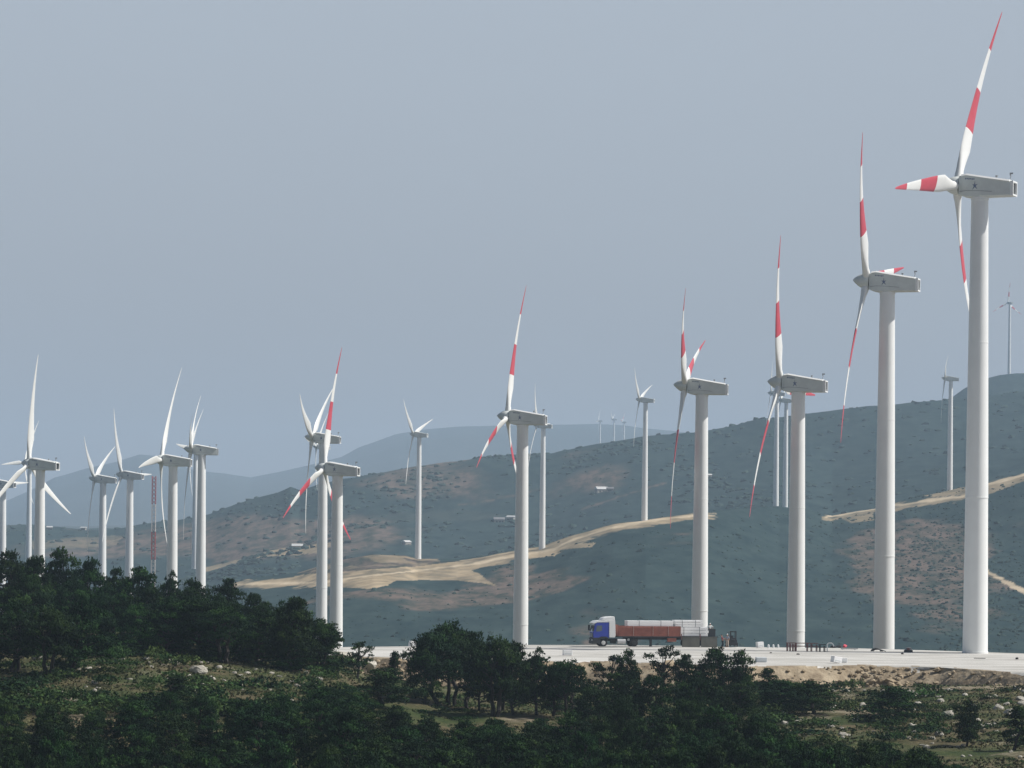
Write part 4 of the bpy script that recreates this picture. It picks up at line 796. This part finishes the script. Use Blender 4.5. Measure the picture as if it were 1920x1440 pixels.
load('panel_stack', 'timbered base stack under the long white panel behind the red boards', 'panel stack', 4.9, 11.0, B, B+.89, 2)
load('panel_stack', 'taller white panel stack in thin layers on the rear of the trailer', 'panel stack', 11.25, 15.1, B+1.22, B+2.15, 3)
load('panel_stack', 'lower white panel stack above the lowered trailer sides', 'panel stack', 11.3, 15.85, B, B+1.21, 3)
bx = thing('crate', 'black square crate on the tail of the trailer in front of a person', 'crate', on_lorry(16.35, -.5, B), YAW)
MB().box(-.48, .48, -.4, .4, 0, .95).build('body', ['dark'], bx, False, .03); MB().box(-.5, .5, -.42, .42, .953, 1.0).build('lid', ['chassis'], bx)
# ------------------------------------------------------------------ people
M['skin'] = mat('skin', (0.36, 0.21, 0.14), 0.6); M['hat'] = mat('white_cap', (0.82, 0.83, 0.83), 0.6); M['c_dark'] = mat('dark_cloth', (0.025, 0.03, 0.035), 0.9); M['c_white'] = mat('white_cloth', (0.72, 0.75, 0.74), 0.8)
M['c_grey'] = mat('grey_blue_cloth', (0.30, 0.34, 0.42), 0.85); M['c_red'] = mat('dark_red_cloth', (0.20, 0.03, 0.05), 0.85); M['c_tan'] = mat('tan_cloth', (0.45, 0.38, 0.32), 0.85)
def skin_obj(name, P, E, Rr, mats, parent, sub=1, root=0):
    me = bpy.data.meshes.new(name); me.from_pydata([tuple(p) for p in P], E, []); o = link(name, me, parent)
    for m_ in mats: me.materials.append(M[m_])
    sk = o.modifiers.new('skin', 'SKIN'); sk.use_smooth_shade = True
    if not me.skin_vertices: bpy.context.view_layer.objects.active = o
    for i, sv in enumerate(me.skin_vertices[0].data if me.skin_vertices else []): sv.radius = (Rr[i], Rr[i]*.85); sv.use_root = (i == root)
    s = o.modifiers.new('sub', 'SUBSURF'); s.levels = sub; s.render_levels = sub; return o
def person(label, loc, rz, top, trousers, hat, pose):
    r = thing('person', label, 'person', loc, rz); rl, ll = pose.get('ra'), pose.get('la'); b = pose.get('bend', 0)
    def up(x, y, z):
        q = Vector((x, y, z-.95)); q = Matrix.Rotation(-b, 3, 'X') @ q; return (q.x, q.y, q.z+.95)
    # body: pelvis, spine, neck, head, arms, legs as one skinned figure (facing -Y)
    P = [(0, 0, .95), up(0, 0, 1.15), up(0, 0, 1.38), up(0, -.01, 1.50), up(0, -.03, 1.60), up(0, -.03, 1.70)]; E = [(0, 1), (1, 2), (2, 3), (3, 4), (4, 5)]; Q = [.13, .13, .15, .06, .085, .075]
    hands = []
    for s, arm in ((-1, rl), (1, ll)):
        i = len(P); sh = up(s*.19, 0, 1.42); el = up(s*arm[0][0], arm[0][1], arm[0][2]); wr = up(s*arm[1][0], arm[1][1], arm[1][2]); P += [sh, el, wr]; E += [(2, i), (i, i+1), (i+1, i+2)]; Q += [.06, .045, .032]; hands.append((wr, el, s))
    for s, lg in ((-1, pose['rl']), (1, pose['ll'])):
        i = len(P); P += [(s*.10, 0, .88), (s*lg[0][0], lg[0][1], lg[0][2]), (s*lg[1][0], lg[1][1], .09), (s*lg[1][0], lg[1][1]-.17, .045)]; E += [(0, i), (i, i+1), (i+1, i+2), (i+2, i+3)]; Q += [.095, .065, .045, .035]
    body = skin_obj('body', P, E, Q, ['skin'], r, 2)
    for wr, el, s in hands:  # palm and five separate fingers continuing the forearm
        wr = Vector(wr); dr = (wr-Vector(el)).normalized(); sd_ = dr.cross(Vector((0, 1, .2))).normalized(); c = wr+dr*.09
        skin_obj('hand', [wr, wr+dr*.05, c], [(0, 1), (1, 2)], [.028, .036, .034], ['skin'], body, 1)
        for j, ln in enumerate((.07, .08, .075, .055)):
            p0 = c+sd_*(-.027+.018*j); p1 = p0+dr*ln*.6; p2 = p1+(dr*.7+Vector((0, -.5, -.2))).normalized()*ln*.45; skin_obj('finger', [p0, p1, p2], [(0, 1), (1, 2)], [.009, .0085, .007], ['skin'], body, 1)
        p0 = wr+dr*.03-sd_*.03; skin_obj('thumb', [p0, p0-sd_*.03+dr*.025, p0-sd_*.035+dr*.06], [(0, 1), (1, 2)], [.011, .010, .008], ['skin'], body, 1)
    n_ = 5; skin_obj('shirt', [P[0], P[1], P[2], up(0, 0, 1.45), up(-.19, 0, 1.42), tuple(Vector(P[7]).lerp(Vector(P[8]), .0)), up(.19, 0, 1.42), P[10]], [(0, 1), (1, 2), (2, 3), (2, 4), (4, 5), (2, 6), (6, 7)], [.155, .155, .175, .085, .08, .062, .08, .062], [top], r, 2)
    skin_obj('trousers', [P[0], P[12], P[13], tuple(Vector(P[14])+Vector((0, 0, .04))), P[16], P[17], tuple(Vector(P[18])+Vector((0, 0, .04)))], [(0, 1), (1, 2), (2, 3), (0, 4), (4, 5), (5, 6)], [.15, .112, .085, .07, .112, .085, .07], [trousers], r, 2)
    h = Vector(P[5]); hd = MB(); 
    for k in range(5): pass
    bmh = bmesh.new(); bmesh.ops.create_uvsphere(bmh, u_segments=16, v_segments=12, radius=1)
    for v in bmh.verts: v.co = Vector((v.co.x*.076, v.co.y*.095, v.co.z*.118*(1 if v.co.z > 0 else 1.05)))+h+Vector((0, 0, -.04))
    meh = bpy.data.meshes.new('head'); bmh.to_mesh(meh); bmh.free(); meh.materials.append(M['skin']); meh.shade_smooth(); link('head', meh, body)
    c = h+Vector((0, 0, -.04)); MB().prism([(c.x-.012, c.z-.02), (c.x+.012, c.z-.02), (c.x, c.z+.02)], c.y-.12, c.y-.09).build('nose', ['skin'], body)
    for s in (-1, 1):
        MB().box(c.x+s*.03-.012, c.x+s*.03+.012, c.y-.094, c.y-.086, c.z+.01, c.z+.022).build('eye', ['dark'], body); MB().box(c.x+s*.076-.008, c.x+s*.076+.008, c.y-.015, c.y+.02, c.z-.03, c.z+.03).build('ear', ['skin'], body)
    MB().box(c.x-.022, c.x+.022, c.y-.092, c.y-.084, c.z-.058, c.z-.05).build('mouth', ['c_red'], body)
    bmh = bmesh.new(); bmesh.ops.create_uvsphere(bmh, u_segments=16, v_segments=10, radius=1)
    for v in list(bmh.verts):
        if v.co.z < -.05: bmh.verts.remove(v)
        else: v.co = Vector((v.co.x*.092, v.co.y*.112+.01, v.co.z*.10))+c+Vector((0, 0, .035))
    meh = bpy.data.meshes.new('cap'); bmh.to_mesh(meh); bmh.free(); meh.materials.append(M[hat]); meh.shade_smooth(); link('cap' if hat == 'hat' else 'hair', meh, r)
    return r
STAND = dict(ra=((.27, .02, 1.15), (.25, -.12, .95)), la=((.27, .02, 1.15), (.25, -.12, .95)), rl=((.11, -.02, .48), (.12, 0)), ll=((.11, -.02, .48), (.12, 0)))
AKIMBO = dict(STAND, ra=((.42, .02, 1.22), (.30, -.10, 1.0)), la=((.42, .02, 1.22), (.30, -.10, 1.0)), rl=((.14, -.02, .48), (.17, 0)), ll=((.14, -.02, .48), (.17, 0)))
REACH = dict(STAND, ra=((.30, -.15, 1.22), (.20, -.40, 1.15)), la=((.30, -.12, 1.2), (.22, -.36, 1.05)), rl=((.12, -.12, .48), (.13, .02)), ll=((.13, .04, .48), (.15, .2)), bend=.25)
pl = on_lorry(16.35, .25, B); person('person in white cap and white shirt standing on the trailer tail behind the black crate', pl, YAW, 'c_white', 'c_dark', 'hat', AKIMBO)
p = pad_at(1354, 1214.5); person('person in dark red clothes bending beside the trailer tail', (p.x, 420, PADZ+.03), YAW+1.2, 'c_red', 'c_dark', 'c_dark', REACH)
p = pad_at(1362, 1213.0); person('person in a grey blue shirt and tan trousers standing left of the forklift', (p.x, 423, PADZ+.03), YAW-.6, 'c_grey', 'c_tan', 'hat', STAND)
# ------------------------------------------------------------------ forklift
p = pad_at(1373, 1213); fk = thing('forklift', 'small dark forklift with raised twin mast right of the lorry', 'forklift', (p.x, 425, PADZ+.02), R_(8))
MB().box(-.62, .62, -.2, 1.5, .28, .95).prism([(-.6, .95), (.6, .95), (.5, 1.2), (-.5, 1.2)], .7, 1.5).build('body', ['chassis'], fk, False, .05)
for s in (-1, 1): MB().box(s*.36-.08, s*.36+.08, -.55, -.38, .12, 2.15).build('mast_rail', ['chassis'], fk); MB().box(s*.28-.06, s*.28+.06, -1.5, -.57, .13, .18).build('fork', ['steel'], fk)
MB().box(-.30, .30, -.55, -.45, 2.0, 2.12).box(-.30, .30, -.55, -.45, 1.0, 1.1).box(-.5, .5, -.60, -.551, .2, .7).build('carriage', ['chassis'], fk)
MB().bar((-.5, .1, .95), (-.5, .2, 1.95), .03).bar((.5, .1, .95), (.5, .2, 1.95), .03).bar((-.5, 1.2, 1.1), (-.5, 1.1, 1.95), .03).bar((.5, 1.2, 1.1), (.5, 1.1, 1.95), .03).box(-.54, .54, .1, 1.2, 1.95, 2.0).build('overhead_guard', ['chassis'], fk)
MB().box(-.25, .25, .35, .8, .96, 1.1).box(-.25, .25, .72, .84, 1.1, 1.5).build('seat', ['dark'], fk)
for sx in (-1, 1):
    for y_ in (.05, 1.2): w_ = MB().bar((sx*.55, y_, .3), (sx*.72, y_, .3), .3, n=20).build('wheel', ['tyre'], fk, True); MB().bar((sx*.70, y_, .3), (sx*.74, y_, .3), .15, n=12).build('rim', ['rim'], w_)
# ------------------------------------------------------------------ things lying on the pad
def block(u, v, wpx, hpx, rz, tilt, label, mt='load', dep=.8):
    p = pad_at(u, v); k = p.y/F; w_ = wpx*k/2; h_ = hpx*k; r = thing('packing_block', label, 'block', (p.x, p.y, PADZ+.03), rz, 'white blocks left on the gravel pad')
    m4 = Matrix.Rotation(tilt, 4, 'Y'); z_off = abs(math.sin(tilt))*w_
    MB().box(-w_, w_, -dep/2, dep/2, z_off, h_+z_off, 0, m4).build('body', [mt], r, False, .03)
    MB().box(-w_*.75, w_*.75, -dep/2-.02, -dep/2-.003, z_off+h_*.3, z_off+h_*.4, 0, m4).box(-w_*.6, -w_*.45, -dep/2-.025, -dep/2-.003, z_off+.05, z_off+h_*.2, 0, m4).box(w_*.45, w_*.6, -dep/2-.025, -dep/2-.003, z_off+.05, z_off+h_*.2, 0, m4).build('groove', ['greyblue'], r)
block(773, 1214, 13, 10, .4, .18, 'white block on the pad left of the central pines'); block(784, 1213, 6, 8, -.5, .35, 'narrow white block half hidden by the central pines')
block(1064, 1229, 17, 10, .15, 0, 'lone white block on the pad in front of the lorry cab'); block(1425, 1214.5, 12, 10, .3, -.08, 'white block at the far pad edge left of the rusty racks'); block(1427, 1242, 19, 9, .1, 0, 'white block with a grey top at the near pad edge', 'greyblue', 1.2)
block(1567, 1244, 17, 11, .45, .16, 'tilted grey sided block at the near pad edge'); block(1581, 1243, 13, 9, .1, 0, 'small white block touching the tilted one')
for u, lb in ((1441, 'left one of three small pale posts at the far pad edge'), (1450, 'middle one of three small pale posts at the far pad edge'), (1459, 'right one of three small pale posts at the far pad edge')):
    p = pad_at(u, 1214.6); r = thing('bollard', lb, 'post', (p.x, p.y, PADZ+.02), 0, 'pale posts at the far pad edge'); MB().bar((0, 0, 0), (0, 0, .34), .16, .12, 12).build('post', ['greyblue'], r, True); MB().bar((0, 0, .341), (0, 0, .42), .14, .05, 12).build('cap', ['load'], r, True)
def rack(u0, u1, v, h, posts, label, mt='rust', rails=(.95, .6)):
    p0, p1 = pad_at(u0, v), pad_at(u1, v); L = (p1-p0).length; r = thing('steel_rack', label, 'rack', (p0.x, p0.y, PADZ+.02), R_(3), 'steel racks on the pad')
    for f in posts:
        for y_ in (0, .9): MB().box(L*f-.05, L*f+.05, y_-.05, y_+.05, 0, h*(.9+.1*math.sin(f*17))).build('post', [mt], r)
    for z_ in rails: 
        mb = MB()
        for y_ in (0, .9): mb.box(-.15, L+.15, y_-.11, y_-.072, h*z_-.05, h*z_+.03)
        mb.build('rail', [mt], r)
    mb = MB()
    for i in range(9): mb.bar((L*i/8, -.03, h*rails[0]), (L*(i+.9)/8.9, .93, h*rails[0]), .03, n=5)
    mb.build('grid', [mt], r); return r
rack(1477, 1491, 1221.5, 1.15, (0, .35, .7, 1), 'leftmost rusty steel rack with crowded posts in front of the tower'); rack(1493, 1529, 1221.5, 1.12, (0, .55, .75, 1), 'long rusty steel rack right of the crowded one')
rack(1538, 1546, 1222.5, 1.0, (0, 1), 'narrow dark steel rack with two posts', 'chassis'); 
p = pad_at(1551, 1222.5); r = thing('pipe_stand', 'white bent pipe stand at the right end of the racks', 'stand', (p.x, p.y, PADZ+.02)); mb = MB(); mb.bar((0, 0, 0), (0, 0, 1.0), .07)
pts = [(0, 0, 1.0), (.18, 0, 1.14), (.5, 0, 1.16), (.75, 0, 1.0), (.85, 0, .7)]
for a, b in zip(pts[:-1], pts[1:]): mb.bar(a, b, .06)
mb.build('pipe', ['load'], r); MB().box(-.25, .25, -.2, .2, -.01, .05).build('foot', ['steel'], r)
def lump(name, label, cat, u, v, wpx, hpx, mt, seed, grp=None):
    p = pad_at(u, v); k = p.y/F; me = rock_mesh(seed, mt); o = link(name, me); o.location = (p.x, p.y, PADZ+hpx*k*.3); o.scale = (wpx*k/1.7, .7, hpx*k/1.5); tag(o, label, cat, grp)
lump('tarpaulin', 'dark folded tarpaulin heap left of the plank', 'tarpaulin', 1562, 1214.5, 12, 6, 'chassis', 31); lump('tarpaulin', 'dark heap beside the crimson bundle', 'tarpaulin', 1573, 1213.5, 12, 5, 'dark', 32); lump('cloth_bundle', 'crimson bundle at the far pad edge', 'bundle', 1584, 1213.5, 9, 6, 'red', 33)
p = pad_at(1592, 1218.5); r = thing('timber_plank', 'long dark timber plank lying on pale sleepers by the crimson bundle', 'plank', (p.x, p.y, PADZ+.1), R_(4)); MB().box(-1.1, 1.15, -.12, .12, 0, .1).build('plank', ['strap'], r); MB().box(-.9, -.75, -.3, .3, -.1, -.002).box(.75, .9, -.3, .3, -.1, -.002).build('sleeper', ['load'], r)
# black hose arch and dark winch left and right of the second tower
p = pad_at(1650, 1222); r = thing('cable_drum', 'low black heap of coiled cable in front of the second tower', 'cable coil', (p.x, p.y, PADZ+.05))
for j in range(3):
    mb = MB(); pr_ = None
    for i in range(15):
        a = math.pi*i/14; q = Vector((-.55+.5*j*.3+.62*math.cos(a), .15*j, .36*math.sin(a)*(1-.15*j)))
        if pr_ is not None: mb.bar(pr_, q, .075, n=6)
        pr_ = q
    mb.build('coil', ['chassis'], r, True)
MB().bar((.1, 0, .2), (.75, 0, .02), .06, n=6).build('loose_end', ['chassis'], r)
p = pad_at(1703, 1223); r = thing('winch', 'dark winch like machine right of the second tower', 'machine', (p.x, p.y, PADZ+.03), .2)
MB().box(-.5, .5, -.35, .35, 0, .25).build('base', ['chassis'], r, False, .02); MB().prism([(-.42, .253), (.42, .253), (.28, .62), (-.3, .58)], -.25, .25).build('housing', ['strap'], r, False, .03); MB().bar((-.1, -.3, .35), (-.1, .3, .35), .2, n=14).build('drum', ['rust'], r, True)
lump('rock', 'small dark stone on the pad near the right edge', 'rock', 1907, 1236, 6, 4, 'bark', 41); lump('rock', 'small dark stone left of the dark winch', 'rock', 1692, 1226.5, 4, 3, 'bark', 42); lump('rock', 'small dark stone in front of the rusty racks', 'rock', 1496, 1227.5, 7, 2.5, 'bark', 43); lump('rock', 'small dark stone on the pad below the pale posts', 'rock', 1445, 1225, 5, 3, 'bark', 44)
p = pad_at(1837, 1235.5); r = thing('timber_plank', 'thin brown plank lying before the tallest tower', 'plank', (p.x, p.y, PADZ+.05)); MB().box(-.7, .7, -.1, .1, 0, .07).build('plank', ['bark'], r); MB().box(-.1, .6, .2, .35, 0, .06).build('offcut', ['bark'], r)
# ------------------------------------------------------------------ haze
hm = bpy.data.materials.new('haze'); hm.use_nodes = True; hn = hm.node_tree; hn.nodes.clear()
pv = hn.nodes.new('ShaderNodeVolumePrincipled'); pv.inputs['Color'].default_value = (0.62, 0.80, 1.0, 1); pv.inputs['Density'].default_value = 0.000137
pv.inputs['Anisotropy'].default_value = 0.0; ho = hn.nodes.new('ShaderNodeOutputMaterial'); hn.links.new(pv.outputs[0], ho.inputs['Volume']); M['haze'] = hm
tag(MB().box(-4300, 4100, -300, 11200, ZMIN-1, 430).build('haze', ['haze']), 'pale blue grey haze filling the air over the hills', None, None, 'stuff')
